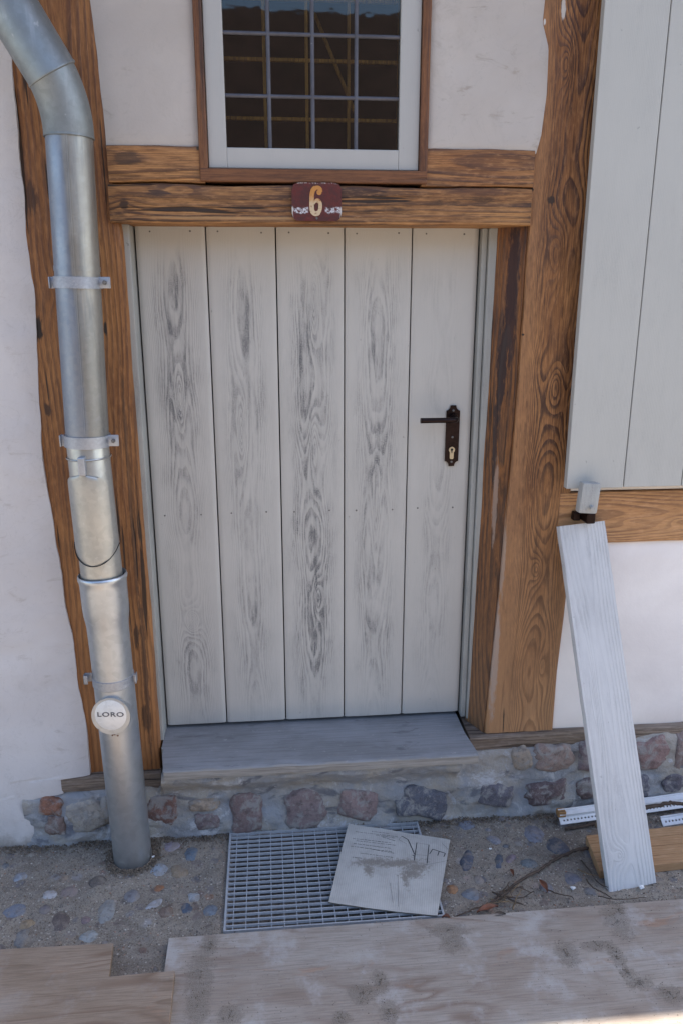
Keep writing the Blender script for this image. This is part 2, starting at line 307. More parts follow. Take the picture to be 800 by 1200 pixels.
m_plC = plaster('plaster_beside_post_shaded', (.49, .45, .415), 9, 1.0)  # upper panel too, the shade under the eaves is in its base colour
m_plE = plaster('plaster_fresh_white', (.86, .81, .775), 13, .06, .15)
m_zinc = metal('old_zinc', (.25, .265, .28), .42, .85, 0, .12, 1, .35, seam=-.422)
m_zinc2 = metal('bright_zinc', (.46, .46, .44), .36, .85, 3, .2, .7)
m_elbow = metal('dull_zinc', (.26, .275, .27), .52, .75, 12, .25, .8, .3)
m_galv = metal('galvanised_steel', (.48, .50, .52), .37, .85, 6, .35, .5)
m_band = metal('band_zinc', (.40, .42, .46), .48, .8, 8, .3, 2)
m_grate = metal('grating_zinc', (.40, .42, .45), .6, .25, 9, .25, 2)
m_black = simple('black_gap', (.012, .012, .013), .9)
m_iron = simple('brown_iron', (.026, .013, .011), .42, .75, .5, 120)
m_brass = simple('brass', (.50, .44, .33), .35, .9, .2, 60)
m_nail = simple('nail_heads', (.20, .19, .18), .6, .4, .4, 300)
m_step = None

def m_mortar():
    M = Mat('mortar'); x, y, z = M.xyz(); p = M.comb(x, y, z)
    a = M.noise(p, 7, 5, .6, .5); b = M.noise(p, 45, 5, .7); c_ = M.noise(p, 260, 3, .6); d = M.noise(M.comb(M.mul(x, 9), 4, M.mul(z, 20)), 1, 4, .6, .7)
    c = M.mix(M.step(a, .4, .6), (.27, .28, .30), (.34, .315, .28)); c = M.mix(M.step(b, .5, .75, 0, .6), c, (.40, .385, .37))
    c = M.mix(M.step(d, .56, .66, 0, .75), c, (.10, .105, .13)); c = M.mix(M.mul(M.step(M.noise(p, 13, 6, .75, .8), .54, .62), M.step(b, .35, .6, .4, 1)), c, (.44, .44, .455)); c = M.mix(M.step(c_, .6, .75, 0, .35), c, (.10, .09, .085))
    nm = M.bump(c_, .0015, .6); nm = M.bump(b, .008, .8, nm); return M.out(c, .92, nm)
m_mortar = m_mortar()
def m_stones(name, mort=(.25, .25, .26), dust=.5, sc=1.0):
    M = Mat(name); x, y, z = M.xyz(); p = M.comb(x, y, z)
    col = M.n('VertexColor', layer_name='Col').outputs[0]
    b = M.noise(p, 60*sc, 5, .7); c_ = M.noise(p, 330*sc, 4, .7); a = M.noise(p, 18*sc, 4, .6)
    c = M.mix(M.step(b, .45, .7, 0, .55), col, (.05, .042, .045)); c = M.mix(M.step(c_, .55, .7, 0, .5), c, (.38, .34, .32))
    c = M.mix(M.step(c_, .42, .30, 0, .6), c, (.03, .027, .03))
    c = M.mix(M.step(M.noise(p, 26*sc, 6, .75, .6), .47, .60, 0, dust), c, mort)
    nm = M.bump(c_, .002, .5); nm = M.bump(b, .006, .7, nm); return M.out(c, .85, nm)
m_stone = m_stones('plinth_stone', (.29, .28, .27), .8)
m_cobble = m_stones('cobble', (.235, .20, .165), .55, 1.3)
def m_grnd():
    M = Mat('sandy_ground'); x, y, z = M.xyz(); p = M.comb(x, y, z)
    a = M.noise(p, 3.5, 4, .6); b = M.noise(p, 30, 5, .65); c_ = M.noise(p, 340, 4, .7)
    vo = M.n('TexVoronoi', {'Vector': p, 'Scale': 170.0, 'Randomness': 1.0}); vc = M.n('SeparateColor', {0: vo.outputs['Color']}).outputs
    c = M.mix(M.step(a, .35, .65), (.27, .23, .185), (.18, .155, .13)); c = M.mix(M.step(b, .42, .68, 0, .6), c, (.30, .27, .23))
    c = M.mix(M.step(c_, .5, .66, 0, .8), c, (.05, .042, .036)); c = M.mix(M.step(c_, .42, .28, 0, .6), c, (.42, .38, .33))
    v2 = M.n('TexVoronoi', {'Vector': M.n('VectorMath', {0: p, 1: M.n('VectorMath', {0: M.noise(p, 22, 3, .6, 0, True), 1: (.03, .03, .03)}, operation='MULTIPLY').outputs[0]}, operation='ADD').outputs[0], 'Scale': 27.0}); v2c = M.n('SeparateColor', {0: v2.outputs['Color']}).outputs
    ms = M.mul(M.mul(M.step(v2c[0], .38, .42), M.step(M.add(v2.outputs['Distance'], M.mul(M.sub(b, .5), .6)), .42, .30)), M.step(M.noise(p, 60, 5, .7), .62, .42, .15, .85))
    c = M.mix(ms, c, M.ramp(v2c[1], [(0, (.085, .075, .075)), (.25, (.16, .115, .10)), (.45, (.13, .13, .145)), (.62, (.26, .22, .18)), (.8, (.10, .10, .12)), (.93, (.36, .34, .33)), (1, (.24, .12, .07))]))
    gr = M.mul(M.step(vc[0], .72, .74), M.step(vo.outputs['Distance'], .5, .36)); c = M.mix(M.mul(gr, .8), c, M.ramp(vc[1], [(0, (.05, .05, .06)), (.5, (.28, .24, .2)), (.8, (.5, .47, .42)), (1, (.25, .1, .05))]))
    h = M.add(M.mul(gr, .8), c_)
    nm = M.bump(h, .0022, .8); nm = M.bump(b, .008, .6, nm); return M.out(c, .95, nm)
m_ground = m_grnd()
def m_plywood(name, seed, a=(.37, .33, .29), b=(.29, .235, .19), wash=.6, sand=(), base=(0, 0)):
    M = Mat(name); x, y, z = M.xyz()
    n1 = M.noise(M.comb(M.mt('MULTIPLY_ADD', x, 1.6, seed), M.mul(y, 7), 0), 1, 3, .5, .4)
    saw = M.mt('FRACT', M.mul(n1, 11)); line = M.ramp(saw, [(0, .0), (.45, .1), (.8, 1), (1, 0)])
    gv = M.step(M.noise(M.comb(M.mul(x, 2), M.mul(y, 5), seed*2), 1, 3), .40, .66)
    fib = M.noise(M.comb(M.mul(x, 12), M.mul(y, 260), seed), 1, 4, .65)
    pt = M.noise(M.comb(M.mul(x, 4), M.mul(y, 6), seed*3), 1, 5, .6)
    pk = M.step(M.noise(M.comb(M.mul(x, 5), M.mul(y, 14), seed*5), 1, 4, .65, .5), .60, .70, 0, .45)
    c = M.mix(M.step(pt, .3, .7), a, b); c = M.mix(M.mul(line, M.mul(gv, .8)), c, (b[0]*.66, b[1]*.55, b[2]*.5))
    c = M.mix(pk, c, (.36, .20, .12)); c = M.mix(M.step(fib, .4, .7, 0, .5), c, (b[0]*.55, b[1]*.55, b[2]*.55))
    c = M.mix(M.step(M.noise(M.comb(M.mul(x, 8), M.mul(y, 8), seed*9), 1, 5, .7), .5, .68, 0, wash), c, (.42, .40, .385))
    gt = M.noise(M.comb(M.mul(x, 420), M.mul(y, 420), 0), 1, 2); c = M.mix(M.step(gt, .62, .7, 0, .5), c, (.13, .115, .10))
    n5 = M.mul(M.sub(M.noise(M.comb(x, y, seed), 55, 7, .8), .5), 2.6); e = None; cx_, cy_ = base
    for (px, py, wx, hy) in sand:
        q = Gd(px, py, .018); a_ = M.mul(M.sub(x, q.x-cx_), 1/(wx*.0026)); b_ = M.mul(M.sub(y, q.y-cy_), 1/(hy*.0030)); d = M.add(M.mt('SQRT', M.add(M.mul(a_, a_), M.mul(b_, b_))), n5); f = M.step(d, .60, 1.15, .72, 0); e = f if e is None else M.mt('MAXIMUM', e, f)
    if e is not None: c = M.mix(M.mul(e, M.step(M.noise(M.comb(x, y, 5), 520, 3, .7), .38, .5, .3, 1)), c, M.mix(M.step(M.noise(M.comb(x, y, 9), 420, 3, .7), .4, .6), (.23, .19, .15), (.12, .10, .08)))
    return M.out(c, .8, M.bump(M.add(fib, M.mul(line, -.5)), .0008, .8))
PATCH = [(722,1080,13,22),(724,1066,10,10),(722,1120,8,14),(664,1118,12,15),(735,1140,8,6),(748,1152,14,6),(235,1145,13,30),(232,1178,11,26),(246,1108,9,12),(445,1150,8,12),(455,1185,9,12),(530,1105,14,12),(525,1090,22,8),(785,1165,14,9),(700,1108,18,6),(400,1195,9,8),(270,1190,12,10),(425,1165,14,10)]
m_ply = None; m_ply2 = m_plywood('plywood_brown', 7.0, (.33, .25, .185), (.25, .18, .125), .2)
m_plyedge = wood('plywood_edge', 'f', 0, .05, .01, 400, [], 3, light=(.36, .26, .17), mid=(.27, .18, .11), dark=(.1, .06, .04))
def m_stepf():
    M = Mat('step_wood'); x, y, z = M.xyz(); v = (x, y, z)
    fib = M.sn(v, 7, 200, 200, 1, 4, .65); pt = M.sn(v, 5, 9, 9, 3, 5, .6); dk_ = M.sn(v, 9, 30, 30, 6, 5, .7, .5)
    top = M.step(M.n('SeparateXYZ', {0: M.n('NewGeometry').outputs['Normal']}).outputs[2], .4, .9)
    c = M.mix(M.step(pt, .35, .65), (.26, .262, .275), (.20, .20, .205)); c = M.mix(M.step(fib, .4, .7, 0, .4), c, (.11, .108, .11))
    c = M.mix(M.step(dk_, .58, .70, 0, .55), c, (.085, .083, .09)); c = M.mix(M.step(M.sn(v, 60, 90, 60, 2, 4, .7), .62, .72, 0, .6), c, (.38, .37, .36))
    side = M.mix(M.step(fib, .35, .7), (.30, .28, .255), (.19, .17, .15)); side = M.mix(M.step(dk_, .56, .7, 0, .6), side, (.16, .15, .15))
    c = M.mix(top, side, c); return M.out(c, .72, M.bump(M.add(fib, M.mul(dk_, -.6)), .0012, .9))
m_step = m_stepf()
def m_cardf():
    M = Mat('cardboard'); x, y, z = M.xyz(); v = (x, y, z)
    cor = M.mt('SINE', M.mul(M.add(x, M.mul(y, -.25)), 1100)); pt = M.sn(v, 12, 12, 12, 2, 5, .65)
    c = M.mix(M.step(pt, .35, .7), (.46, .445, .415), (.36, .345, .32)); c = M.mix(M.mul(M.step(cor, -.6, .9), .12), c, (.25, .24, .22))
    e = None
    for (ox, oy, r1, r2) in ((-.045, .022, .05, .016), (.02, .012, .07, .014), (.065, -.008, .035, .018), (.05, -.03, .03, .018), (-.062, -.004, .012, .024), (.03, -.045, .008, .03)):
        a_ = M.mul(M.sub(x, ox), 1/r1); b_ = M.mul(M.sub(y, oy), 1/r2); d = M.add(M.mt('SQRT', M.add(M.mul(a_, a_), M.mul(b_, b_))), M.mul(M.sub(M.noise(M.comb(x, y, 0), 110, 6, .8), .5), 4.0))
        f = M.step(d, .4, 1.5, .75, 0); e = f if e is None else M.mt('MAXIMUM', e, f)
    c = M.mix(e, c, M.mix(M.step(M.noise(M.comb(x, y, 0), 500, 3, .6), .4, .6), (.22, .185, .145), (.12, .105, .09)))
    c = M.mix(M.step(M.noise(M.comb(x, y, 3), 30, 5, .7), .6, .72, 0, .5), c, (.24, .22, .2))
    return M.out(c, .9, M.bump(M.add(M.mul(cor, .3), pt), .0008, .6))
m_card = m_cardf(); m_cardedge = simple('cardboard_edge', (.13, .115, .095), .9); m_ink = simple('ink', (.025, .028, .035), .7); m_inkl = simple('pale_ink', (.13, .13, .13), .8)
m_sand = simple('sand_grains', (.26, .205, .15), .95, 0, .7, 220)
m_white = simple('white_plastic', (.66, .67, .70), .5, 0, .12, 30); m_tan = wood('offcut_wood', 'f', -.2, .05, .05, 110, [], 4.0, light=(.44, .27, .14), mid=(.36, .205, .10), dark=(.26, .14, .065), gs=.45, stain=.04, crack=.03, fibs=.15)
m_tan2 = wood('offcut_wood_stained', 'f', -.2, .05, .05, 60, [], 5.0, light=(.40, .22, .08), mid=(.30, .15, .05), dark=(.10, .05, .025), gs=.5, stain=.3)
m_twig = simple('twig_bark', (.085, .058, .042), .85, 0, .5, 90); m_leaf = simple('dead_leaf', (.20, .075, .04), .7, 0, .4, 60); m_straw = simple('straw', (.22, .15, .085), .8, 0, .4, 80)
m_chip = simple('white_crumb', (.68, .68, .68), .8, 0, .1, 60)
def m_glass():
    M = Mat('window_glass'); M.t.nodes.remove(M.b); o = M.t.nodes['Material Output']
    tr = M.n('BsdfTransparent', {0: (.70, .72, .70)}).outputs[0]; gl = M.n('BsdfGlossy', {0: (1, 1, 1), 1: .02})
    p = M.n('TexCoord').outputs['Object']; gl.inputs['Normal']; M.put(gl.inputs['Normal'], M.bump(M.noise(p, 9, 3), .003, .10))
    fr = M.n('Fresnel', {0: 1.5}).outputs[0]; mx = M.n('MixShader', {0: fr, 1: tr, 2: gl.outputs[0]}); M.t.links.new(mx.outputs[0], o.inputs[0]); return M.m
m_glass_ = m_glass()
m_pine = wood('inner_sash_pine', 'z', .1, .1, .02, 90, [], 12.0, light=(.85, .50, .12), mid=(.75, .40, .08), dark=(.18, .08, .03), gs=.4, stain=.2, crack=.1)
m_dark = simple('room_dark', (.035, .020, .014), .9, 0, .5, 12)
m_tile = simple('roof_tile', (.28, .09, .05), .8, 0, .4, 8, .8)

# ================================================================== ground
def gn(x, y):
    h = .006*noise.fractal(Vector((x*11, y*11, 1.3)), 1, 2, 5) + .0025*noise.noise(Vector((x*45, y*45, 3)))
    if x < -.8 or x > 1.6 or y < -1.0: h *= .3
    return h
PX0, PX1, PY0, PY1 = -.128, .402, -.392, -.046       # pit under the grating
def axis_pts(a, b, st, lo, hi, extra):
    q = [a+i*st for i in range(int((b-a)/st)+1)]; s_ = st; c = a
    while c > lo: s_ *= 1.45; c -= s_; q.append(c)
    s_ = st; c = b
    while c < hi: s_ *= 1.45; c += s_; q.append(c)
    q += extra; q = sorted(q); r = [q[0]]
    for t in q[1:]:
        if t-r[-1] > .0006: r.append(t)
        elif t in extra: r[-1] = t
    return r
e = .0008
xs = axis_pts(-1.15, 1.7, .0065, -400, 400, [PX0-e, PX0+e, PX1-e, PX1+e]); ys = axis_pts(-1.0, .03, .0065, -400, 400, [PY0-e, PY0+e, PY1-e, PY1+e])
g = Geo(); vs = []
for yy in ys:
    for xx in xs:
        inside = PX0 < xx < PX1 and PY0 < yy < PY1
        z = -.22 if inside else gn(xx, yy) - (.004 if (-.145 < xx < .42 and -.41 < yy < -.03) else 0)
        if yy < -1.2: z = -.002
        vs.append((xx, yy, z))
nx = len(xs); g.add(vs, [(j*nx+i, j*nx+i+1, (j+1)*nx+i+1, (j+1)*nx+i) for j in range(len(ys)-1) for i in range(nx-1)])
gr = build('ground', g, m_ground, smooth=True, angle=50); tag(gr, kind='structure')

# embedded cobbles: part of the paving
g = Geo(); used = []
cob = [(25,1027,16,9,(.26,.30,.36),.4),(58,1050,16,9,(.42,.42,.44),.2),(81,1045,24,14,(.24,.19,.18),.5),(70,1080,20,20,(.10,.075,.07),.2),(114,1034,18,14,(.10,.085,.075),.3),(130,1012,10,7,(.07,.05,.04),0),
 (187,1018,20,13,(.33,.38,.44),.2),(210,1021,18,15,(.26,.19,.12),.9),(187,1039,12,8,(.28,.11,.04),0),(180,1061,22,7,(.40,.42,.46),.9),(218,1064,13,12,(.04,.075,.13),.1),(227,1050,16,10,(.33,.36,.39),-.5),
 (247,1067,18,13,(.13,.17,.22),.1),(125,1067,18,22,(.26,.27,.27),0),(195,1070,16,10,(.17,.11,.08),.3),(18,1067,24,14,(.15,.18,.24),.3),(32,1082,16,9,(.30,.22,.13),0),(26,1099,16,16,(.20,.20,.20),0),(104,1097,18,12,(.32,.35,.36),.6),
 (201,992,18,12,(.30,.27,.33),.3),(224,1002,18,16,(.09,.14,.20),.2),(100,1077,11,7,(.20,.14,.15),.2),(52,1066,13,9,(.12,.11,.14),.2),(155,1050,16,14,(.20,.20,.22),.2),
 (547,1007,15,24,(.045,.065,.11),-.5),(584,1011,9,17,(.05,.075,.12),-.3),(652,991,24,19,(.05,.065,.10),.2),(620,1012,22,12,(.14,.17,.19),.1),(671,1030,20,15,(.12,.13,.17),.2),(625,977,24,20,(.20,.21,.26),.1),
 (529,1040,13,10,(.34,.16,.06),.2),(547,967,20,12,(.17,.19,.24),.1),(552,1047,20,13,(.16,.19,.23),.1),(607,987,12,8,(.28,.25,.22),.2),(597,1007,8,14,(.21,.16,.20),-.8),(578,985,14,12,(.26,.26,.30),.4),(560,1030,12,9,(.24,.21,.19),0),
 (640,1040,16,10,(.17,.17,.19),.1),(690,1045,14,9,(.15,.15,.16),0),(588,960,16,8,(.22,.2,.2),0),(660,965,14,8,(.2,.18,.19),0),(690,1000,16,10,(.14,.13,.14),0)]
for i, (px, py, wx, hy, col, rot) in enumerate(cob):
    c = Gd(px, py, .0); rx = wx*.5*.00245; ry = hy*.5*.0036
    g.blob((c.x, c.y, gn(c.x, c.y)-.006), rx*1.1, ry*1.1, .0115, i*1.3, .20, 3, rot, 0, tuple(.8*q+.2*w_ for q, w_ in zip(col, (.17, .15, .135))), 1.3); used.append((c.x, c.y, rx))
pal = [(.18,.16,.15),(.24,.19,.15),(.14,.145,.155),(.28,.25,.21),(.16,.11,.09),(.21,.20,.21),(.11,.10,.10)]
for i in range(420):
    x = rnd.uniform(-1.3, 1.8); y = rnd.uniform(-.98, -.05)
    if -.16 < x < .43 and y > -.42: continue
    if y < -.55 and i % 3: continue
    r = rnd.uniform(.010, .022)
    if any((x-a)**2+(y-b)**2 < (r+c)**2 for a, b, c in used): continue
    used.append((x, y, r)); g.blob((x, y, gn(x, y)-.0085), r*rnd.uniform(.7, 1.25), r*rnd.uniform(.7, 1.1), rnd.uniform(.010, .0125), i*.7, .22, 2, rnd.uniform(0, 3), 0, rnd.choice(pal), 1.3)
cb = build('cobble_paving', g, m_cobble, smooth=True); tag(cb, kind='structure')
# loose grit on the ground
def grains(pts_fn, n, smin, smax):
    g = Geo()
    for i in range(n):
        q = pts_fn()
        if q is None: continue
        s_ = rnd.uniform(smin, smax); R_ = Matrix.Rotation(rnd.uniform(0, 6), 3, 'Z') @ Matrix.Rotation(rnd.uniform(0, 6), 3, 'X')
        vv = [Vector(q)+Vector((0, 0, s_*.35))+R_ @ Vector(t)*s_*rnd.uniform(.7, 1.2) for t in ((.6, .2, -.3), (-.5, .4, -.4), (0, -.6, -.3), (.05, .05, .6), (.4, -.3, .3))]
        g.add(vv, [(0, 1, 2), (0, 3, 1), (1, 3, 2), (2, 4, 0), (0, 4, 3), (2, 3, 4)], rnd.choice((0, 0, 0, 1, 2)))
    return g
m_s2 = simple('grit_dark', (.13, .10, .075), .9); m_s3 = simple('grit_pale', (.36, .33, .29), .9)
def gp():
    x, y = rnd.uniform(-.95, 1.4), rnd.uniform(-.62, .02)
    if -.14 < x < .41 and -.40 < y: return None
    return (x, y, gn(x, y))
o = build('grit', grains(gp, 11000, .0012, .0038), [m_sand, m_s2, m_s3]); tag(o, 'fine grey brown grit strewn over the ground along the wall', 'grit', kind='stuff')

def gf():
    if rnd.random() < .25: a_ = rnd.uniform(0, 6.28); r = .055+abs(rnd.gauss(0, .012)); x, y = B_FOOT[0]+math.cos(a_)*r, B_FOOT[1]+math.sin(a_)*r
    else: x = rnd.uniform(-.95, 1.4); y = -.03-abs(rnd.gauss(0, .018))
    if -.14 < x < .41 and y < -.037: return None
    return (x, y, gn(x, y)+rnd.uniform(0, .004))
B_FOOT = (P(156, 1000, -.105).x, -.105)
o = build('soil', grains(gf, 6000, .002, .0055), [m_sand, m_s2, m_s2]); tag(o, "dark crumbly soil gathered along the foot of the plinth", 'soil', kind='stuff')
# ================================================================== the house
H = empty('half_timbered_house', (0, 0, 0), 'half timbered house front with brown timbers, pale plaster, grey plank door and stone plinth', 'house')
def wob(seed, amp, fq): return lambda t: amp*noise.fractal(Vector((t*fq, seed*7.7, seed)), 1, 2, 4)
def interp(tab):
    tab = sorted(tab)
    def f(t):
        if t <= tab[0][0]: return tab[0][1]
        for (a, b), (c, d) in zip(tab, tab[1:]):
            if t <= c: return b+(d-b)*(t-a)/(c-a)
        return tab[-1][1]
    return f
def beam(axis, v0, v1, e0, e1, yf, yb, bev=.006, st=.02, na=10, amp=.0015, seed=1.0, splay=None):
    g = Geo(); n = max(2, int((v1-v0)/st)); rows = []
    for j in range(n+1):
        v = v0+(v1-v0)*j/n; a, b = e0(v), e1(v); sec = [(a, yb), (a, yf+bev), (a+bev*.3, yf+bev*.3), (a+bev, yf)]
        sec += [(a+bev+(b-a-2*bev)*i/na, yf) for i in range(1, na)] + [(b-bev, yf), (b-bev*.3, yf+bev*.3), (b, yf+bev), (b, yb)]
        for i, (u, y) in enumerate(sec):
            d = amp*noise.fractal(Vector((u*30, v*4, seed)), 1, 2, 3) if 0 < i < len(sec)-1 else 0
            rows.append((u+d*.6, y+d, v) if axis == 'z' else (v, y+d, u+d*.6))
    m = na+7; f = [(j*m+i, j*m+i+1, (j+1)*m+i+1, (j+1)*m+i) for j in range(n) for i in range(m-1)]
    f += [(j*m+m-1, j*m, (j+1)*m, (j+1)*m+m-1) for j in range(n)] + [tuple(range(m)), tuple(n*m+i for i in range(m))]
    return g.add(rows, f)
# posts
lw = wob(1, .006, 3); lw2 = wob(2, .004, 4)
build('timber_post', beam('z', .185, 2.75, lambda v: -.56, lambda v: interp([(.2, -.322), (.5, -.325), (1.64, -.330), (1.83, -.346), (2.2, -.352), (2.75, -.35)])(v)+lw2(v)*.5, 0, .14, .007, .012, 20, .003, 3.0), m_lpost, H, True, angle=40)['label'] = 'orange brown weathered post behind the drainpipe'
rl = [(.255, P(567, 862).x), (.5, P(577, 760).x), (.86, P(592, 600).x), (1.2, P(606, 450).x), (1.66, P(620, 263).x), (1.8, P(622, 190).x), (1.86, P(631, 160).x), (1.95, P(638, 110).x), (2.05, P(640, 60).x), (2.1, P(633, 33).x), (2.15, P(636, 0).x), (2.3, .66), (2.75, .66)]
rr = [(.255, P(648, 856).x), (.45, P(655, 765).x), (.7, P(663, 660).x+.012), (.86, P(664, 620).x+.015), (1.0, .81), (2.75, .81)]
rli = interp(rl)
build('timber_post', beam('z', .262, 2.75, rli, interp(rr), 0, .14, .009, .012, 20, .003, 7.0), m_rpost, H, True, angle=40)['label'] = 'broad post with swirling grain between the door and the shutter'
# stained splayed jamb
g = Geo(); n = 60; rows = []
for j in range(n+1):
    v = .262+(1.662-.262)*j/n; a = rli(v); d = .003*noise.fractal(Vector((v*6, 2, 9)), 1, 2, 3)
    xi = .582-.012*(1-(v-.26)/1.4)
    for (t, yy) in ((0, .085), (0.02, .078), (.25, .062), (.5, .045), (.75, .026), (.97, .006), (1.0, .008), (1.02, .02)):
        rows.append((xi+(a-.001-xi)*t+d*t*.5, yy+d+(.002*noise.noise(Vector((t*9, v*9, 0)))), v))
m = 8; g.add(rows, [(j*m+i, j*m+i+1, (j+1)*m+i+1, (j+1)*m+i) for j in range(n) for i in range(m-1)])
build('jamb', g, m_jamb, H, True, angle=60)['label'] = 'dark stained timber reveal at the right of the door'
# lintel (two beams with a dark crack between them) and sole plates
cr = wob(4, .004, 5)
build('lintel', beam('x', P(132, 262).x-.002, .648, lambda v: 1.660+cr(v+3)*.3, lambda v: 1.744+cr(v), -.012, .14, .005, .015, 10, .0025, 4.0), m_lintel, H, True, angle=40)
g = beam('x', P(127, 190).x, -.128, lambda v: 1.7475+cr(v), lambda v: 1.826+.5*cr(v*2), -.009, .14, .005, .015, 8, .002, 5.0); build('rail', g, m_rail2, H, True, angle=40)
g = beam('x', .378, .650, lambda v: 1.7475+cr(v), lambda v: 1.830+.5*cr(v*2), -.009, .14, .005, .015, 8, .002, 6.0); build('rail', g, m_rail2, H, True, angle=40)
g = beam('x', .78, 4.5, lambda v: .838+.3*cr(v), lambda v: .983+.4*cr(v*2), -.002, .14, .004, .02, 8, .001, 7.0); build('rail', g, m_rail, H, True, angle=40)['label'] = 'fresh pale timber rail under the shutter'
g = beam('x', P(73, 915, -.012).x, -.322, lambda v: .157+.6*cr(v), lambda v: .203+.2*cr(v), -.022, .14, .004, .01, 8, .003, 8.0); build('sole_plate', g, m_sole, H, True, angle=40)
g = beam('x', .560, 4.5, lambda v: .216+.6*cr(v), lambda v: .262+.2*cr(v), -.016, .14, .006, .02, 8, .004, 9.0); build('sole_plate', g, m_sole, H, True, angle=40)
# plaster panels
def panel(x0, x1, z0, z1, yf, mat, ea=None, eb=None, za=None, zb=None, st=.02, amp=.002, seed=1.0, lab=None, base=0):
    ea = ea or (lambda v: 0); eb = eb or (lambda v: 0); za = za or (lambda v: 0); zb = zb or (lambda v: 0)
    nu = max(2, min(160, int((x1-x0)/st))); nv = max(2, min(420 if base else 160, int((z1-z0)/(st*.5 if base else st)))); g = Geo()
    def fn(s_, t):
        x = x0+(x1-x0)*s_; z = z0+(z1-z0)*t; x += ea(z)*(1-s_)+eb(z)*s_; z += za(x)*(1-t)+zb(x)*t
        ed = min(s_*(x1-x0), (1-s_)*(x1-x0), t*(z1-z0), (1-t)*(z1-z0)); rd = .005*math.exp(-ed/.006) - (base*(lambda k: k*k*(3-2*k))(max(0, min(1, (.42-z)/.36))) if base else 0)
        return (x, yf+rd+amp*noise.fractal(Vector((x*5, z*5, seed)), 1, 2, 4), z)
    g.grid(fn, nu, nv)
    b = Geo(); b.v = g.v[:]; W = nu+1
    rim = list(range(W)) + [j*W+nu for j in range(1, nv+1)] + [nv*W+i for i in range(nu-1, -1, -1)] + [j*W for j in range(nv-1, 0, -1)]
    o_ = len(g.v); g.v += [Vector((g.v[i].x, .14, g.v[i].z)) for i in rim]; g.c += [(1, 1, 1)]*len(rim); R_ = len(rim)
    g.f += [(rim[i], o_+i, o_+(i+1) % R_, rim[(i+1) % R_]) for i in range(R_)] + [tuple(range(o_, o_+R_))]; g.m += [0]*(R_+1)
    q = build('plaster_wall', g, mat, H, True, angle=50)
    if lab: q['label'] = lab
    return q
le = interp([(0, -.600), (.145, -.600), (.19, P(108, 905).x), (.3, P(103, 860).x), (.75, P(78, 700).x-.002), (1.1, P(53, 560).x), (1.5, P(42, 340).x-.004), (1.76, P(25, 205).x), (2.02, P(14, 60).x), (2.2, -.535), (2.8, -.53)])
panel(-3.5, -.52, -.02, 2.72, -.010, m_plA, eb=lambda z: interp([(-.1, P(36, 970, -.03).x+.52), (.128, P(38, 940, -.03).x+.52), (.148, P(48, 933, -.03).x+.52), (.156, P(72, 925, -.03).x+.522), (.203, P(72, 910, -.02).x+.522), (.207, le(.19)+.52), (.3, le(.3)+.52), (.75, le(.75)+.52), (1.1, le(1.1)+.52), (1.5, le(1.5)+.52), (1.76, le(1.76)+.52), (2.02, le(2.02)+.52), (2.8, -.01)])(z)+lw(z*3)*.6,
      za=lambda x: .008*noise.fractal(Vector((x*12, 3, 1)), 1, 2, 3), seed=1, amp=.006, st=.012, base=.022, lab='grey white plaster left of the drainpipe')
panel(-.362, -.137, 1.818, 2.72, -.006, m_plB, ea=lambda z: interp([(1.8, .014), (2.0, .010), (2.15, 0.0), (2.8, 0)])(z)+lw(z*3)*.4, eb=lambda z: .3*lw(z*4), za=lambda x: .5*cr(x*3), seed=2, amp=.003, lab='plaster between left post and window')
panel(.386, .668, 1.822, 2.72, -.006, m_plC, eb=lambda z: rli(z)-.668+.004, za=lambda x: .5*cr(x*3), seed=3, amp=.003, st=.01, lab='plaster between window and right post')
panel(.79, 4.5, .986, 2.72, .002, m_plE, seed=4, st=.05); panel(.79, 4.5, .26, .837, .0035, m_plE, seed=5, amp=.001, st=.03, lab='clean white plaster below the fresh rail')
build('top_beam', beam('x', -3.5, 4.5, lambda v: 2.60+cr(v), lambda v: 2.76+cr(v*2), -.02, .14, .006, .05), m_lintel, H, True, angle=40)
# remaining walls and the roof, its eaves shade the whole front
g = Geo(); g.box(-3.5, -3.36, .14, 5, 0, 2.75); g.box(4.36, 4.5, .14, 5, 0, 2.75); g.box(-3.5, 4.5, 4.86, 5, 0, 2.75); build('wall', g, m_plA, H)
g = Geo(); g.box(-.352, -.30, .145, .16, 0, 2.7); g.box(-.3, .66, .15, .165, .0, 1.75); build('inner_lining', g, m_dark, H)
g = Geo(); OV = .432; EZ = 2.80
g.add([(-3.9, -OV, EZ), (4.9, -OV, EZ), (4.9, 2.5, EZ+2.6), (-3.9, 2.5, EZ+2.6), (-3.9, -OV, EZ+.08), (4.9, -OV, EZ+.08), (4.9, 2.5, EZ+2.7), (-3.9, 2.5, EZ+2.7)], [(0, 1, 2, 3), (4, 7, 6, 5), (0, 4, 5, 1), (1, 5, 6, 2), (3, 2, 6, 7), (0, 3, 7, 4)])
g.add([(-3.9, 5.3, EZ), (4.9, 5.3, EZ), (4.9, 2.5, EZ+2.6), (-3.9, 2.5, EZ+2.6), (-3.9, 5.3, EZ+.08), (4.9, 5.3, EZ+.08), (4.9, 2.5, EZ+2.7), (-3.9, 2.5, EZ+2.7)], [(0, 1, 2, 3), (4, 7, 6, 5), (0, 4, 5, 1), (1, 5, 6, 2), (3, 2, 6, 7), (0, 3, 7, 4)])
g.box(-3.5, 4.5, 0, 5, 2.762, 2.79)
for X in (-3.49, 4.40): g.prism([(0.02, 2.77), (4.9, 2.77), (2.5, 5.2)], (X, 0, 0), (0, 1, 0), (0, 0, 1), (.09, 0, 0))
build('roof', g, m_tile, H)
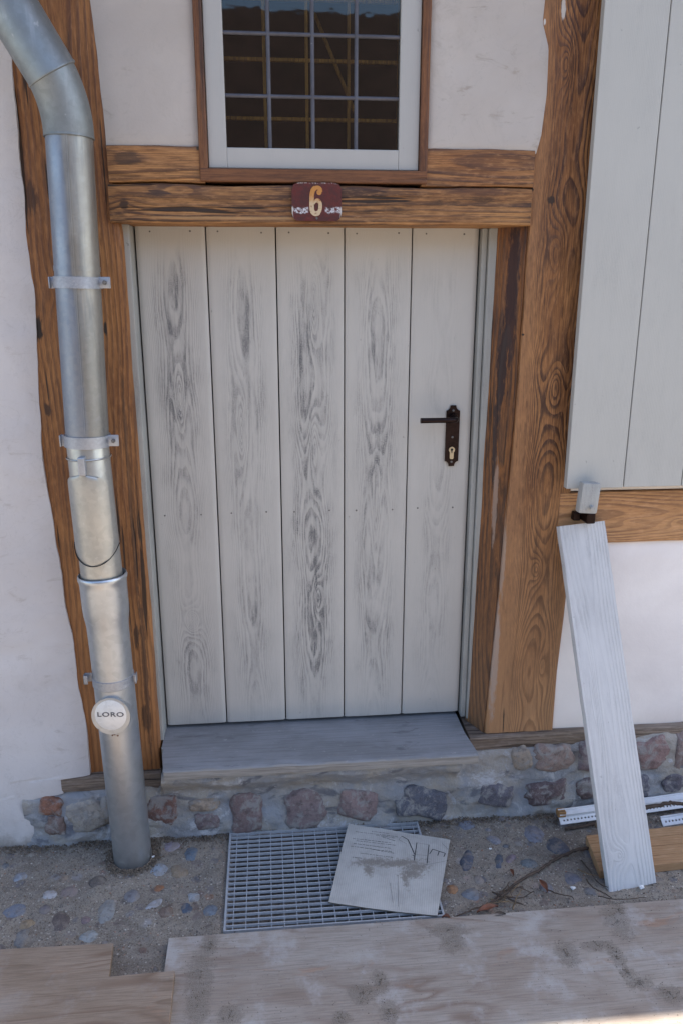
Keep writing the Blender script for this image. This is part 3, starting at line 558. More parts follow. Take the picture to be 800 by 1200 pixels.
# plinth: rough mortar with stones set into it
def py_(x, z):
    f = max(0, min(1, (z-.13)/.095))*max(0, min(1, (.548-x)/.03)) if -.325 < x < .555 else 0
    if x < -.705: return .02
    return -.026 - .064*f*f*(3-2*f) - .010*(1-min(1, max(0, z/.2))) + .012*noise.fractal(Vector((x*9, z*14, 2)), 1, 2, 5)
g = Geo(); xs_ = [-3.5+.1*i for i in range(28)]+[-.75+.006*i for i in range(400)]+[1.65+.1*i for i in range(29)]
top = interp([(-3.5, .14), (-.64, .155), (-.32, .165), (-.315, .2335), (.545, .2335), (.56, .217), (.84, .219), (.95, .235), (1.1, .245), (4.5, .245)])
vs = []; nz = 46
for j in range(nz+3):
    for xx in xs_:
        tp = top(xx)
        if j <= nz: z = -.03+(tp+.03)*j/nz; vs.append((xx, py_(xx, z)+(.012*max(0, (j-nz+3)/3) if j > nz-3 else 0), z+.004*noise.noise(Vector((xx*30, j*.3, 1)))))
        else: vs.append((xx, .02 if j == nz+1 else .13, tp))
nx = len(xs_); g.add(vs, [(j*nx+i, j*nx+i+1, (j+1)*nx+i+1, (j+1)*nx+i) for j in range(nz+2) for i in range(nx-1)])
st = [(60,946,15,10,(.26,.12,.075)),(66,966,13,12,(.20,.14,.12)),(100,957,26,20,(.40,.36,.31)),(127,950,14,18,(.30,.26,.22)),(188,952,22,22,(.19,.10,.08)),(238,943,20,8,(.36,.28,.21)),(243,962,17,12,(.20,.15,.15)),(290,955,22,25,(.20,.14,.135)),
      (357,948,29,25,(.22,.165,.165)),(418,944,27,20,(.25,.18,.175)),(494,940,34,20,(.10,.105,.135)),(580,932,27,15,(.12,.115,.14)),(640,930,30,15,(.12,.085,.09)),(690,925,20,14,(.14,.10,.10)),
      (612,892,14,14,(.31,.26,.21)),(648,890,30,16,(.27,.20,.175)),(695,888,20,18,(.20,.15,.16)),(765,884,26,21,(.26,.17,.16)),(800,884,12,25,(.24,.18,.165)),(745,922,20,14,(.10,.10,.13)),(790,918,18,12,(.11,.10,.12))]
for i, (px, py, wx, hy, col) in enumerate(st):
    c = P(px, py, -.035); g.blob((c.x, py_(c.x, c.z)+.0125, c.z), wx*.0022*1.0, .024, hy*.0029*.92, i*2.1+3, .22, 4, rnd.uniform(-.25, .25), 1, col, 1.5, 'Y', .42)
for i in range(34):
    x = -3.4+i*.14 if i < 18 else 1.35+(i-18)*.19
    if -.8 < x < 1.3: continue
    g.blob((x, py_(x, .1)+.012, rnd.uniform(.04, .17)), .055, .03, .04, i, .35, 3, 0, 1, rnd.choice(pal), 1.7, 'Z', .3)
build('plinth', g, [m_mortar, m_stone], H, True, angle=60)['label'] = 'mortared fieldstone plinth'
# door step
g = Geo()
zt = .269
def stp(s_, t): return None
nx_, ny_ = 90, 26
vs = []; fs = []
def sec(x):
    a = .0011*noise.fractal(Vector((x*12, 5, 1)), 1, 2, 4)
    return [(.16, zt), (.1, zt), (.05, zt+a*.2), (0, zt-a*.3), (-.04, zt+a*.3), (-.08, zt), (-.100, zt-.001+a), (-.108+a, zt-.003+a), (-.1115+a, zt-.007), (-.111+a*1.4, zt-.015), (-.1115+a, zt-.024), (-.110+a*2, zt-.031), (-.106, zt-.033), (-.02, zt-.033)]
for i in range(nx_+1):
    x0_ = i/nx_
    for (yy, zz) in sec(x0_): vs.append((-.318+(.866)*x0_ + (.018*max(0, -yy/.11)*(1-x0_))+(.012*max(0, -yy/.11)*x0_), yy, zz))
m = 14; fs = [(i*m+k_, i*m+k_+1, (i+1)*m+k_+1, (i+1)*m+k_) for i in range(nx_) for k_ in range(m-1)] + [tuple(range(m)), tuple(nx_*m+k_ for k_ in range(m))]
g.add(vs, fs); build('doorstep', g, m_step, H, True, angle=35)['label'] = 'worn grey wooden doorstep'
# door frame
g = Geo()
g.box(-.336, -.3155, .035, .135, .272, 1.66, .002); build('door_frame', g, m_frame, H); g = Geo(); g.box(.5555, .5695, .082, .135, .272, 1.66, .002); build('door_frame', g, m_frame, H); g = Geo(); g.box(.5705, .5995, .070, .135, .272, 1.66, .002)
build('door_frame', g, m_frame, H)
# door leaf
DZ0, DZ1 = .282, 1.664; DY = .100
g = Geo()
for i in range(5):
    a, b = DX0+DW*i, DX0+DW*(i+1)
    def fn(s_, t, a=a+.0017, b=b-.0017, i=i):
        x = a+(b-a)*s_; z = DZ0+(DZ1-DZ0)*t; ed = min(s_, 1-s_)*(b-a)
        return (x, DY+.0035*math.exp(-ed/.0022)+.0012*noise.noise(Vector((x*8+i*5, z*1.5, i))), z)
    g.grid(fn, 26, 60)
    g.box(a+.0017, b-.0017, DY+.004, DY+.028, DZ0, DZ1)
D = build('door', g, m_door, H, True, angle=40)
g = Geo(); g.box(DX0-.002, DX0+DW*5+.002, DY+.0285, DY+.036, DZ0-.012, DZ1+.004); build('gap_shade', g, m_black, D)  # black sheet behind the planks, stands in for the shade in the gaps
g = Geo(); bm = bmesh.new(); bmesh.ops.create_cone(bm, cap_ends=True, segments=10, radius1=.0028, radius2=.0022, depth=.002); g.bm(bm, 0, Matrix.Rotation(math.pi/2, 4, 'X'))
first = None
for zz in (P(300, 272, .1).z, P(300, 601, .1).z):
    for i in range(5):
        for dx in (.036, .132):
            if first is None: nd = first = build('nail', g, m_nail, D)
            else: nd = first.copy(); nd.parent = D; S.collection.objects.link(nd)
            nd.location = (DX0+DW*i+dx+rnd.uniform(-.006, .006), DY+.0002, zz+rnd.uniform(-.002, .002))
# lock plate, lever, cylinder
pc = P(532.5, 510.5, DY-.003); pt_, pb = P(534, 475, DY-.003).z, P(531, 546, DY-.003).z; hw = .0185; hh = (pt_-pb)/2; zc = (pt_+pb)/2; X0 = .501
poly = []
for sx, sz in ((1, 1), (-1, 1), (-1, -1), (1, -1)):
    cx, cz = sx*hw, sz*hh; arc = [(cx-sx*.011*math.cos(t*math.pi/8), cz-sz*.013*math.sin(t*math.pi/8)) for t in range(5)]
    arc = [(sx*(hw-.011*math.cos(t*math.pi/8)), sz*(hh-.014*math.sin(t*math.pi/8))) for t in range(5)]
    if sx*sz > 0: arc = arc[::-1] if False else arc
    poly += (arc if sx*sz < 0 else arc[::-1])
# order so that the outline runs round once
poly.sort(key=lambda q: math.atan2(q[1]/hh, q[0]/hw))
g = Geo(); g.prism(poly, (X0, DY-.0045, zc), (1, 0, 0), (0, 0, 1), (0, .0042, 0)); LP = build('lock_plate', g, m_iron, D)
hz = P(533, 491, DY-.03).z
g = Geo(); g.tube([(X0, DY-.004, hz), (X0, DY-.012, hz)], [.013, .011], 24); g.tube([(X0, DY-.010, hz), (X0, DY-.040, hz), (X0-.004, DY-.047, hz), (X0-.012, DY-.050, hz), (X0-.05, DY-.050, hz), (X0-.098, DY-.050, hz)], [.0072, .0072, .0072, .0072, .007, .0072], 16)
build('door_handle', g, m_iron, D, True, angle=50)
g = Geo(); kx, kzz = X0-.001, P(530, 530, DY-.006).z
ko = [(.0085*math.cos(t), .0085*math.sin(t)+.007) for t in [math.radians(a) for a in range(-50, 231, 20)]] + [(-.0052, -.016), (-.003, -.0185), (.003, -.0185), (.0052, -.016)]
g.prism(ko, (kx, DY-.0085, kzz), (1, 0, 0), (0, 0, 1), (0, .004, 0)); build('lock_cylinder', g, m_brass, D)
g = Geo(); g.prism([(.0034*math.cos(t), .0034*math.sin(t)+.008) for t in [math.radians(a) for a in range(-60, 241, 30)]] + [(-.001, -.002), (.001, -.002)], (kx, DY-.0089, kzz), (1, 0, 0), (0, 0, 1), (0, .001, 0)); build('keyhole', g, m_black, D)
for dz in (hh-.014, -hh+.012, -.003):
    g = Geo(); g.tube([(X0, DY-.0045, zc+dz), (X0, DY-.0062, zc+dz)], [.0033, .0025], 12); build('screw', g, m_nail, D)
# window
WX0, WX1, WZ0, WZ1 = -.118, .370, 1.781, 2.58
g = Geo(); g.box(-.139, WX0-.001, -.016, .13, 1.763, 2.60, .003); build('window_surround', g, m_winframe, H); g = Geo(); g.box(WX1+.001, .3905, -.016, .13, 1.763, 2.60, .003); build('window_surround', g, m_winframe, H)
g = Geo(); g.box(-.1385, .390, -.0175, .13, 1.7505, 1.7795, .003); build('window_sill', g, m_winframe_h, H); g = Geo(); g.box(-.1385, .390, -.0175, .13, WZ1+.001, 2.60, .003); build('window_head', g, m_winframe_h, H)
gx0, gx1, gz0 = P(266, 170, .004).x, P(466, 170, .004).x, P(366, 175, .004).z; gz1 = 2.53
g = Geo(); g.box(WX0, gx0, -.006, .03, WZ0, WZ1, .002); g.box(gx1, WX1, -.006, .03, WZ0, WZ1, .002); g.box(gx0, gx1, -.0055, .03, WZ0, gz0, .002); g.box(gx0, gx1, -.0055, .03, gz1, WZ1, .002)
W = build('window', g, m_winpaint, H)
g = Geo(); vx = [gx0+(gx1-gx0)*i/4 for i in (1, 2, 3)]
zr = [P(366, 114, .004).z, P(366, 41, .004).z]; dz = zr[1]-zr[0]; zr += [zr[1]+dz, zr[1]+2*dz]
for x in vx: g.tube([(x, .004, gz0), (x, .004, gz1)], .0046, 10, cap=False)
for z in zr: g.tube([(gx0, .004, z), (gx1, .004, z)], .0043, 10, cap=False)
for x in vx:
    for z in zr: g.blob((x, .003, z), .0068, .004, .0068, 1, .1, 2)
build('glazing_bars', g, metal('lead_came', (.10, .10, .12), .6, .3), W, True)
g = Geo(); g.box(gx0-.004, gx1+.004, .004, .0065, gz0-.004, gz1+.004); build('pane', g, m_glass_, W)
g = Geo(); yb = .085
for x in vx: g.box(x-.012, x-.005, yb, yb+.01, gz0-.03, gz1+.02)
for z in zr: g.box(gx0-.03, gx1+.03, yb+.001, yb+.011, z-.034, z-.027)
g.box(gx0-.06, gx0-.012, yb-.002, yb+.03, gz0-.06, gz1+.04); g.box(gx1+.012, gx1+.06, yb-.002, yb+.03, gz0-.06, gz1+.04)
build('inner_sash', g, m_pine, W)
g = Geo(); g.tube([P(368, 15, .14), P(417, 135, .14)], .0045, 8); build('leaning_stick', g, m_pine, W, True)
g = Geo(); g.box(-.6, .9, .9, .93, 1.3, 2.75); g.box(-.6, .9, .17, .93, 1.3, 1.32); g.box(-.6, -.57, .17, .93, 1.3, 2.75); g.box(.87, .9, .17, .93, 1.3, 2.75); build('dark_room_box', g, m_dark, H)  # near-black box added so the window looks dark inside
# shutter
SX = [P(663, 570, -.05).x, .930, 1.090, 1.250, 1.410, 1.570, 1.730]; SZ0 = P(700, 572, -.05).z
g = Geo()
for i in range(6): g.box(SX[i]+(.001 if i else 0), SX[i+1]-.0012, -.052, -.030, SZ0+(.0008 if i % 2 else 0), 2.55, .0018)
g.box(SX[0]+.04, 1.724, -.0298, -.012, SZ0+.10, SZ0+.18); g.box(SX[0]+.04, 1.724, -.0298, -.012, 2.3, 2.38)
build('shutter', g, m_shutter, H)['label'] = 'pale grey plank shutter at the upper right'
g = Geo(); g.box(SX[0]+.02, 1.724, -.0292, -.0286, SZ0+.004, 2.546); build('shutter_gap_shade', g, m_black, H)  # thin black sheet painting the shade between the shutter planks
# turn catch of the shutter
a = P(676, 566, -.10); b = P(701, 600, -.10)
bm = bmesh.new(); bmesh.ops.create_cube(bm, size=1)
for q in bm.verts: q.co = Vector((q.co.x*.050, q.co.y*.030, q.co.z*.082))
bmesh.ops.bevel(bm, geom=bm.edges[:], offset=.007, segments=2, profile=.6, affect='EDGES')
CC = Vector((P(689, 581, -.085).x, -.083, P(689, 583, -.085).z)); g = Geo(); g.bm(bm, 0, Matrix.Translation(CC) @ Matrix.Rotation(math.radians(4), 4, 'Y'))
CT = build('shutter_catch', g, m_catch, H, True, angle=30)
g = Geo(); q = Vector((CC.x+.004, CC.y-.0145, CC.z-.022)); g.tube([q, q-Vector((0, .012, .002))], .0055, 12); build('peg', g, m_catch, CT, True, angle=40)
g = Geo(); q = P(687, 603, -.03); g.box(q.x-.012, q.x+.013, -.060, 0, q.z-.018, q.z+.012, .004); g.box(q.x-.032, q.x-.012, -.02, 0, q.z-.02, q.z+.004, .003); build('catch_bracket', g, m_iron, H)

# ================================================================== unseen barn, added so that the window panes mirror something dark
F = empty('reflection_barn', (0, -11, 0), 'unseen brown barn with a dark roof, added to darken the window reflections', 'barn')
g = Geo(); g.box(-9, 9, -15, -11, 0, 3.4); build('wall', g, simple('barn_boards', (.085, .058, .042), .9, 0, .5, 3), F)
g = Geo(); g.prism([(-10.6, 3.3), (-15.4, 3.3), (-13, 6.0)], (-9.4, 0, 0), (0, 1, 0), (0, 0, 1), (18.8, 0, 0)); build('roof', g, simple('barn_roof', (.055, .030, .025), .9, 0, .5, 4), F)
for X in (-4, 1.5):
    g = Geo(); g.box(X, X+1.6, -10.97, -10.93, 0.02, 2.2); build('door', g, simple('barn_door', (.09, .06, .045), .9, 0, .4, 5), F)
# ================================================================== house number sign
b0 = Vector((.1085, -.017, 1.667)); pl = [P(344, 215, -.02), P(399, 258, -.02)]
cx, cz = (P(342, 236, -.02).x+P(400, 236, -.02).x)/2, (P(371, 214, -.02).z+P(371, 259, -.02).z)/2; hw2, hh2 = (P(400, 236, -.02).x-P(342, 236, -.02).x)/2, (P(371, 214, -.02).z-P(371, 259, -.02).z)/2
N = empty('house_number_sign', (cx, -.013, cz-hh2), 'small chipped dark red plate with a cream number 6 on the lintel', 'sign')
def m_enamel():
    M = Mat('red_enamel'); x, y, z = M.xyz(); p = M.comb(x, y, z); a = M.noise(p, 60, 5, .65); b_ = M.noise(p, 220, 4, .7)
    c = M.mix(M.step(a, .35, .65), (.11, .018, .014), (.065, .018, .016)); c = M.mix(M.step(b_, .58, .68, 0, .7), c, (.035, .02, .018))
    z1 = M.mul(M.step(M.mt('ABSOLUTE', M.sub(M.add(z, M.mul(M.sub(a, .5), .022)), .0235)), .0075, .0040), M.step(M.mt('ABSOLUTE', x), .018, .022))
    c = M.mix(M.mul(z1, M.step(b_, .44, .54)), c, (.55, .55, .58)); edg = M.mul(M.step(M.add(M.mt('ABSOLUTE', x), M.mul(M.sub(a, .5), .004)), hw2-.004, hw2-.002), M.step(z, .034, .028)); c = M.mix(M.mul(edg, .8), c, (.55, .52, .48)); c = M.mix(M.mul(M.step(z, hh2*2-.004, hh2*2-.001), M.step(b_, .5, .55)), c, (.4, .33, .3))
    return M.out(c, .4, M.bump(b_, .001, .6))
g = Geo(); r = .020; poly = [(-hw2+r*.6, -hh2), (hw2-r*.6, -hh2), (hw2-r*.2, -hh2+r*.25), (hw2, -hh2+r*.9), (hw2, hh2-r*.8), (hw2-r*.25, hh2-r*.2), (hw2-r*.9, hh2), (-hw2+r*.9, hh2), (-hw2+r*.25, hh2-r*.2), (-hw2, hh2-r*.8), (-hw2, -hh2+r*.9), (-hw2+r*.2, -hh2+r*.25)]
g.prism(poly, (cx, -.0215, cz), (1, 0, 0), (0, 0, 1), (0, .008, 0)); build('plate', g, m_enamel(), N)
g = Geo()      # numeral 6 drawn as a swept stroke with round ends
pts6 = [(.0075, .020), (.0062, .0255), (.001, .0275), (-.0055, .0245), (-.0085, .017), (-.0093, .006), (-.0092, -.006), (-.0080, -.0135), (-.002, -.0175), (.004, -.0145), (.0066, -.007), (.0062, .001), (.002, .0055), (-.003, .0035), (-.0048, -.001)]
def smoothp(p, n_=5):
    out = []
    for i in range(len(p)-1):
        a, b, c, d = p[max(0, i-1)], p[i], p[i+1], p[min(len(p)-1, i+2)]
        for k_ in range(n_):
            t = k_/n_; out.append(tuple(.5*((2*b[j])+(-a[j]+c[j])*t+(2*a[j]-5*b[j]+4*c[j]-d[j])*t*t+(-a[j]+3*b[j]-3*c[j]+d[j])*t**3) for j in range(len(b))))
    return out+[p[-1]]
sp6 = smoothp(pts6); wd = [.0036]+[.0042 if i > 8 else .0036 for i in range(1, len(sp6))]
L_ = []; Rr = []
for i, q in enumerate(sp6):
    a = sp6[max(0, i-1)]; b = sp6[min(len(sp6)-1, i+1)]; t = Vector((b[0]-a[0], b[1]-a[1])).normalized(); nn = Vector((-t.y, t.x)); w_ = .0042 if 12 < i < 45 else .0034
    if i > 62: w_ = .0034*(1-(i-62)/12)
    L_.append((q[0]+nn.x*w_, q[1]+nn.y*w_)); Rr.append((q[0]-nn.x*w_, q[1]-nn.y*w_))
for i in range(len(sp6)-1):
    vv = [(cx+u*1.25, yy, cz-.004+v*1.28) for yy in (-.0228-i*1e-5, -.0205) for u, v in (L_[i], Rr[i], Rr[i+1], L_[i+1])]
    g.add(vv, [(0, 1, 2, 3), (4, 7, 6, 5), (0, 3, 7, 4), (1, 5, 6, 2)])
g.blob((cx+.0062, -.0215, cz+.021), .0062, .0012, .0062, 2, .1, 2)
def m_num():
    M = Mat('cream_numeral'); x, y, z = M.xyz(); b_ = M.noise(M.comb(x, y, z), 120, 4, .7)
    c = M.mix(M.step(M.add(z, M.mul(M.sub(b_, .5), .05)), .03, .06), (.55, .42, .27), (.48, .21, .05)); c = M.mix(M.step(b_, .58, .68, 0, .8), c, (.15, .05, .02)); return M.out(c, .5)
build('numeral', g, m_num(), N)
g = Geo(); g.tube([(cx, -.0213, cz-hh2+.006), (cx, -.0235, cz-hh2+.006)], [.003, .0024], 12); build('screw', g, m_nail, N)

# ================================================================== drainpipe
AY = -.100
T0, T1, T2 = P(84, 205, AY), P(101.5, 490, AY), P(109, 570, AY)
B0 = Gd(156, 1001, 0); B0 = Vector((P(156, 1000, AY-.005).x, AY-.005, -.02)); B1 = P(122, 690, AY)
DP = empty('drainpipe', (B0.x, B0.y, 0), 'grey zinc drainpipe in front of the left post, with inspection flap and round cap', 'drainpipe')
def at(z, a=T0, b=T1): t = (z-a.z)/(b.z-a.z); return a+(b-a)*t
def at2(z): return at(z, B1, B0)
R = .0495
zE = P(84, 156, AY-.04).z; e0 = at(zE)
# elbow and slanting upper pipe
dv = Vector((-.47, -.20, .86)).normalized(); up_ = (T0-T1).normalized()
arc = []; Rb = .26; axn = up_.cross(dv).normalized(); ang = up_.angle(dv); side = axn.cross(up_).normalized()
for i in range(15):
    t = ang*i/14; arc.append(e0+up_*Rb*math.sin(t)+side*Rb*(1-math.cos(t)))
g = Geo(); g.tube([e0-up_*.004]+arc, [R+.0028]*16, 48, cap=False); g.tube([e0-up_*.004, e0-up_*.003, e0+up_*.001], [R, R+.0036, R+.0030], 48, cap=False)
build('pipe_elbow', g, m_elbow, DP, True, angle=40)
g = Geo(); E1 = arc[-1]; g.tube([E1-dv*.028, E1-dv*.026, E1-dv*.022, E1-dv*.020, E1+dv*1.05], [R+.0028, R+.0056, R+.0056, R+.0042, R+.0042], 48, cap=False); build('upper_pipe', g, m_elbow, DP, True, angle=40)
g = Geo(); zb = P(104, 518, AY-.05).z-.004; ln = [at(zE+.0+(zb-zE)*i/12) for i in range(13)]; g.tube([ln[0]+up_*.01]+ln, R, 48, cap=False)
s0 = Vector((.012, -R-.0008, 0)); g.box(-.0035, .0035, -.0012, .0012, 0, 1)   # standing seam
n8 = len(g.v)-8
for q in g.v[n8:]:
    c_ = at(zb+(zE-zb)*q.z); q.xyz = (c_.x+q.x+.004, c_.y-R+q.y-.0002, c_.z)
for (z, hgt) in ((zb+.004, .004),): pass
g.tube([at(P(90, 312, AY).z), at(P(90, 318, AY).z)], [R+.001, R+.0012], 48, cap=False)
o = build('middle_pipe', g, m_zinc, DP, True, angle=40)
for v_ in o.data.vertices: v_.co -= at(1.45)-Vector(DP.location)
o.location = at(1.45)-Vector(DP.location)
g = Geo(); sA, sB = at(zE)+Vector((.0035, -R-.0006, 0)), at(zb)+Vector((.0035, -R-.0006, 0)); g.tube([sA, sB], .0009, 6); build('pipe_seam', g, simple('seam_dark', (.10, .105, .12), .6, .5), DP)
# inspection section
zi0, zi1 = P(103, 517, AY).z+.02, P(120, 680, AY).z-.03
def at3(z): return at(z, P(103, 520, AY), P(120, 676, AY))
g = Geo(); g.tube([at3(zi0), at3(zi0-.004), at3(zi1)], [R-.002, R-.001, R+.001], 48, cap=False); zt_ = P(103, 540, AY-.05).z
g.tube([at3(zt_+.002), at3(zt_), at3(zt_-.002)], [R+.002, R+.0032, R+.002], 48, cap=False)
build('inspection_pipe', g, m_zinc2, DP, True, angle=40)
def patch(aL, aR, z0, z1, rad, axf, nu=26, nv=26, th=.0018):
    g = Geo()
    def fn(s_, t, rr):
        z = z0+(z1-z0)*t; half = 1.0
        db = t*(z1-z0); dt = (1-t)*(z1-z0); rb, rt = .062, .034
        if db < rb: half = math.sqrt(max(0, 1-((rb-db)/rb)**2))
        if dt < rt: half = min(half, math.sqrt(max(0.0, 1-((rt-dt)/rt)**2)))
        a = (aL+aR)/2+(s_-.5)*(aR-aL)*max(half, .02); c_ = axf(z); return (c_.x+rr*math.sin(a), c_.y-rr*math.cos(a), z)
    g.grid(lambda s_, t: fn(s_, t, rad), nu, nv); o_ = len(g.v); g.grid(lambda s_, t: fn(s_, t, rad-th), nu, nv)
    W_ = nu+1; rim = list(range(W_))+[j*W_+nu for j in range(1, nv+1)]+[nv*W_+i for i in range(nu-1, -1, -1)]+[j*W_ for j in range(nv-1, 0, -1)]
    g.f += [(rim[i], rim[(i+1) % len(rim)], rim[(i+1) % len(rim)]+o_, rim[i]+o_) for i in range(len(rim))]; g.m += [0]*len(rim); return g, fn
zf0, zf1 = P(118, 664, AY-.05).z, P(105, 556, AY-.05).z
g, fn = patch(-1.25, .92, zf0, zf1, R+.0055, at3, th=.004); FL = build('inspection_flap', g, m_zinc2, DP, True, angle=40)
g = Geo(); pts = []
for i in range(31):
    a = math.radians(-80+160*i/30)-.12; z = zf0+.006+.052*(1-math.cos((a+.12)*1.05)); c_ = at3(z); pts.append((c_.x+(R+.0068)*math.sin(a), c_.y-(R+.0068)*math.cos(a), z-.004))
g.tube(pts, .0012, 8); build('flap_wire', g, m_black, DP, True)
cc = P(97, 545, AY-.05); g = Geo(); g.box(cc.x-.0085, cc.x+.0085, cc.y-.0135, cc.y+.004, cc.z-.024, cc.z+.020, .003); build('flap_clip', g, m_band, DP)
# galvanised lower pipe with socket
g = Geo(); prof = [(0, .0575), (.0015, .0595), (.006, .0605), (.012, .0600), (.018, .0580), (.030, .0572), (.085, .0570), (.105, .0560), (.125, .0530), (.14, .0518), (.19, .0512)]
zs = P(121, 680, AY-.05).z; pp = [at2(zs-d) for d, _ in prof]; rr_ = [q for _, q in prof]
zend = B0.z; zl = zs-.19; pp += [at2(zl+(zend-zl)*i/10) for i in range(1, 11)]; rr_ += [.0510]*10
g.tube(pp, rr_, 56, cap=False); g.tube([at2(zs), at2(zs-.02)], [.0575, .0520], 56, cap=False)
build('lower_pipe', g, m_galv, DP, True, angle=50)
# clamps
def clamp(name, zc_, axf, rad, hgt, ear=1):
    c_ = axf(zc_); g = Geo(); g.tube([axf(zc_+hgt/2-.0005)]+[axf(zc_+hgt/2), axf(zc_-hgt/2), axf(zc_-hgt/2+.0005)], [rad, rad+.003, rad+.003, rad], 48, cap=False)
    g.box(c_.x+rad-.006, c_.x+rad+.024, c_.y-.004-.012, c_.y-.012+.001, c_.z-hgt/2, c_.z+hgt/2, .0015)
    g.box(c_.x-rad-.012, c_.x-rad+.004, c_.y-.004, c_.y+.001, c_.z-hgt/2, c_.z+hgt/2, .001); g.box(c_.x-rad-.012, c_.x-rad-.009, c_.y-.012, c_.y+.012, c_.z-hgt/2, c_.z+hgt/2, .001)
    g.box(c_.x-.006, c_.x+.006, c_.y+rad, .0, c_.z-.008, c_.z+.008)
    cl = build(name, g, m_band, DP, True, angle=35)
    g = Geo(); q = (c_.x+rad+.012, c_.y-.016, c_.z); g.tube([q, (q[0], q[1]-.006, q[2])], .0052, 6); g.tube([(q[0], q[1]-.006, q[2]), (q[0], q[1]-.010, q[2])], .003, 10); build('bolt', g, m_nail, cl); return cl
clamp('pipe_clamp', P(95, 331, AY-.05).z, at, R+.0005, .025); clamp('pipe_clamp', P(104, 520, AY-.05).z, at, R+.0012, .027)
zc3 = P(136, 804, AY-.05).z; c_ = at2(zc3); g = Geo(); g.tube([at2(zc3+.010), at2(zc3+.009), at2(zc3-.014), at2(zc3-.016)], [.0508, .0530, .0530, .0508], 48, cap=False)
g.box(c_.x-.071, c_.x-.048, c_.y-.006, c_.y-.003, zc3-.006, zc3+.018, .001); g.box(c_.x-.071, c_.x-.0685, c_.y-.022, c_.y-.003, zc3-.006, zc3+.018, .001); g.box(c_.x-.071, c_.x-.060, c_.y-.022, c_.y-.0195, zc3-.006, zc3+.018, .001)
g.box(c_.x+.048, c_.x+.060, c_.y-.010, c_.y-.007, zc3-.012, zc3+.012, .001); g.box(c_.x+.057, c_.x+.060, c_.y-.018, c_.y+.004, zc3-.012, zc3+.012, .001); g.box(c_.x-.006, c_.x+.006, c_.y+.05, .0, zc3-.008, zc3+.008)
CL = build('pipe_clamp', g, m_band, DP, True, angle=35)
# round inspection cap with raised letters
cd_ = Vector((-.10, -1, .10)).normalized(); k0 = P(130.5, 839, AY-.062); ex = Vector((0, 0, 1)).cross(cd_).normalized()*-1
ex = cd_.cross(Vector((0, 0, 1))).normalized(); ez = ex.cross(cd_).normalized()
if ex.x < 0: ex = -ex
if ez.z < 0: ez = -ez
g = Geo(); k0 = k0+cd_*-.004
g.tube([k0-cd_*.03, k0-cd_*.006, k0-cd_*.004, k0+cd_*.004, k0+cd_*.007, k0+cd_*.0075, k0+cd_*.004, k0+cd_*.0035], [.044, .044, .0485, .0500, .0490, .0465, .0450, .040], 56)
CP = build('inspection_cap', g, m_galv, DP, True, angle=40)
g = Geo(); k1 = k0+ez*.0035; g.tube([k1+cd_*.0030, k1+cd_*.0078, k1+cd_*.0085], [.0405, .0402, .0385], 56); build('cap_disc', g, metal('cap_zinc', (.74, .73, .70), .5, .4, 2, .1, 1), CP, True, angle=30)
fc = bpy.data.curves.new('letters', 'FONT'); fc.body = 'LORO'; fc.size = .021; fc.offset = .0004; fc.extrude = .0006; fc.align_x = 'CENTER'; fc.align_y = 'CENTER'; fc.space_character = 1.12
fo = bpy.data.objects.new('letters_tmp', fc); S.collection.objects.link(fo); bpy.context.view_layer.update()
me = bpy.data.meshes.new_from_object(fo.evaluated_get(bpy.context.evaluated_depsgraph_get())); bpy.data.objects.remove(fo)
g = Geo(); ko_ = k1+cd_*.0088+ez*.002
g.add([ko_+ex*v.co.x*1.12+ez*v.co.y*.8+cd_*v.co.z for v in me.vertices], [tuple(p.vertices) for p in me.polygons]); build('lettering', g, simple('letter_grey', (.17, .17, .18), .6, .5), CP)
g = Geo(); q = k0-ez*.0495
for i in range(9): g.blob(q+ex*rnd.uniform(-.008, .012)-ez*rnd.uniform(.0, .010)-cd_*.006, .0025, .002, .002, i, .4, 1)
build('sealant_crumbs', g, simple('rusty_crumbs', (.16, .07, .04), .9), DP)

# ================================================================== grating
GR = empty('floor_grating', (.137, -.219, 0), 'blue grey galvanised steel floor grating below the doorstep, partly under the cardboard', 'grating')
g = Geo(); gx_0, gx_1, gy_0, gy_1 = -.137, .410, -.402, -.038
g.box(gx_0, gx_0+.005, gy_0, gy_1, -.02, .0055); g.box(gx_1-.005, gx_1, gy_0, gy_1, -.02, .0055); g.box(gx_0+.005, gx_1-.005, gy_0, gy_0+.004, -.02, .0052); g.box(gx_0+.005, gx_1-.005, gy_1-.004, gy_1, -.02, .0052)
build('grating_frame', g, m_grate, GR)
g = Geo(); nb = 20
for i in range(1, nb): y = gy_0+(gy_1-gy_0)*i/nb; g.box(gx_0+.005, gx_1-.005, y-.0014, y+.0014, -.0025, .0045)
build('bearing_bars', g, m_grate, GR)
g = Geo(); x = gx_0+.022
while x < gx_1-.01: g.box(x-.0010, x+.0010, gy_0+.004, gy_1-.004, -.006, .0008); x += .0317
build('cross_bars', g, m_grate, GR)

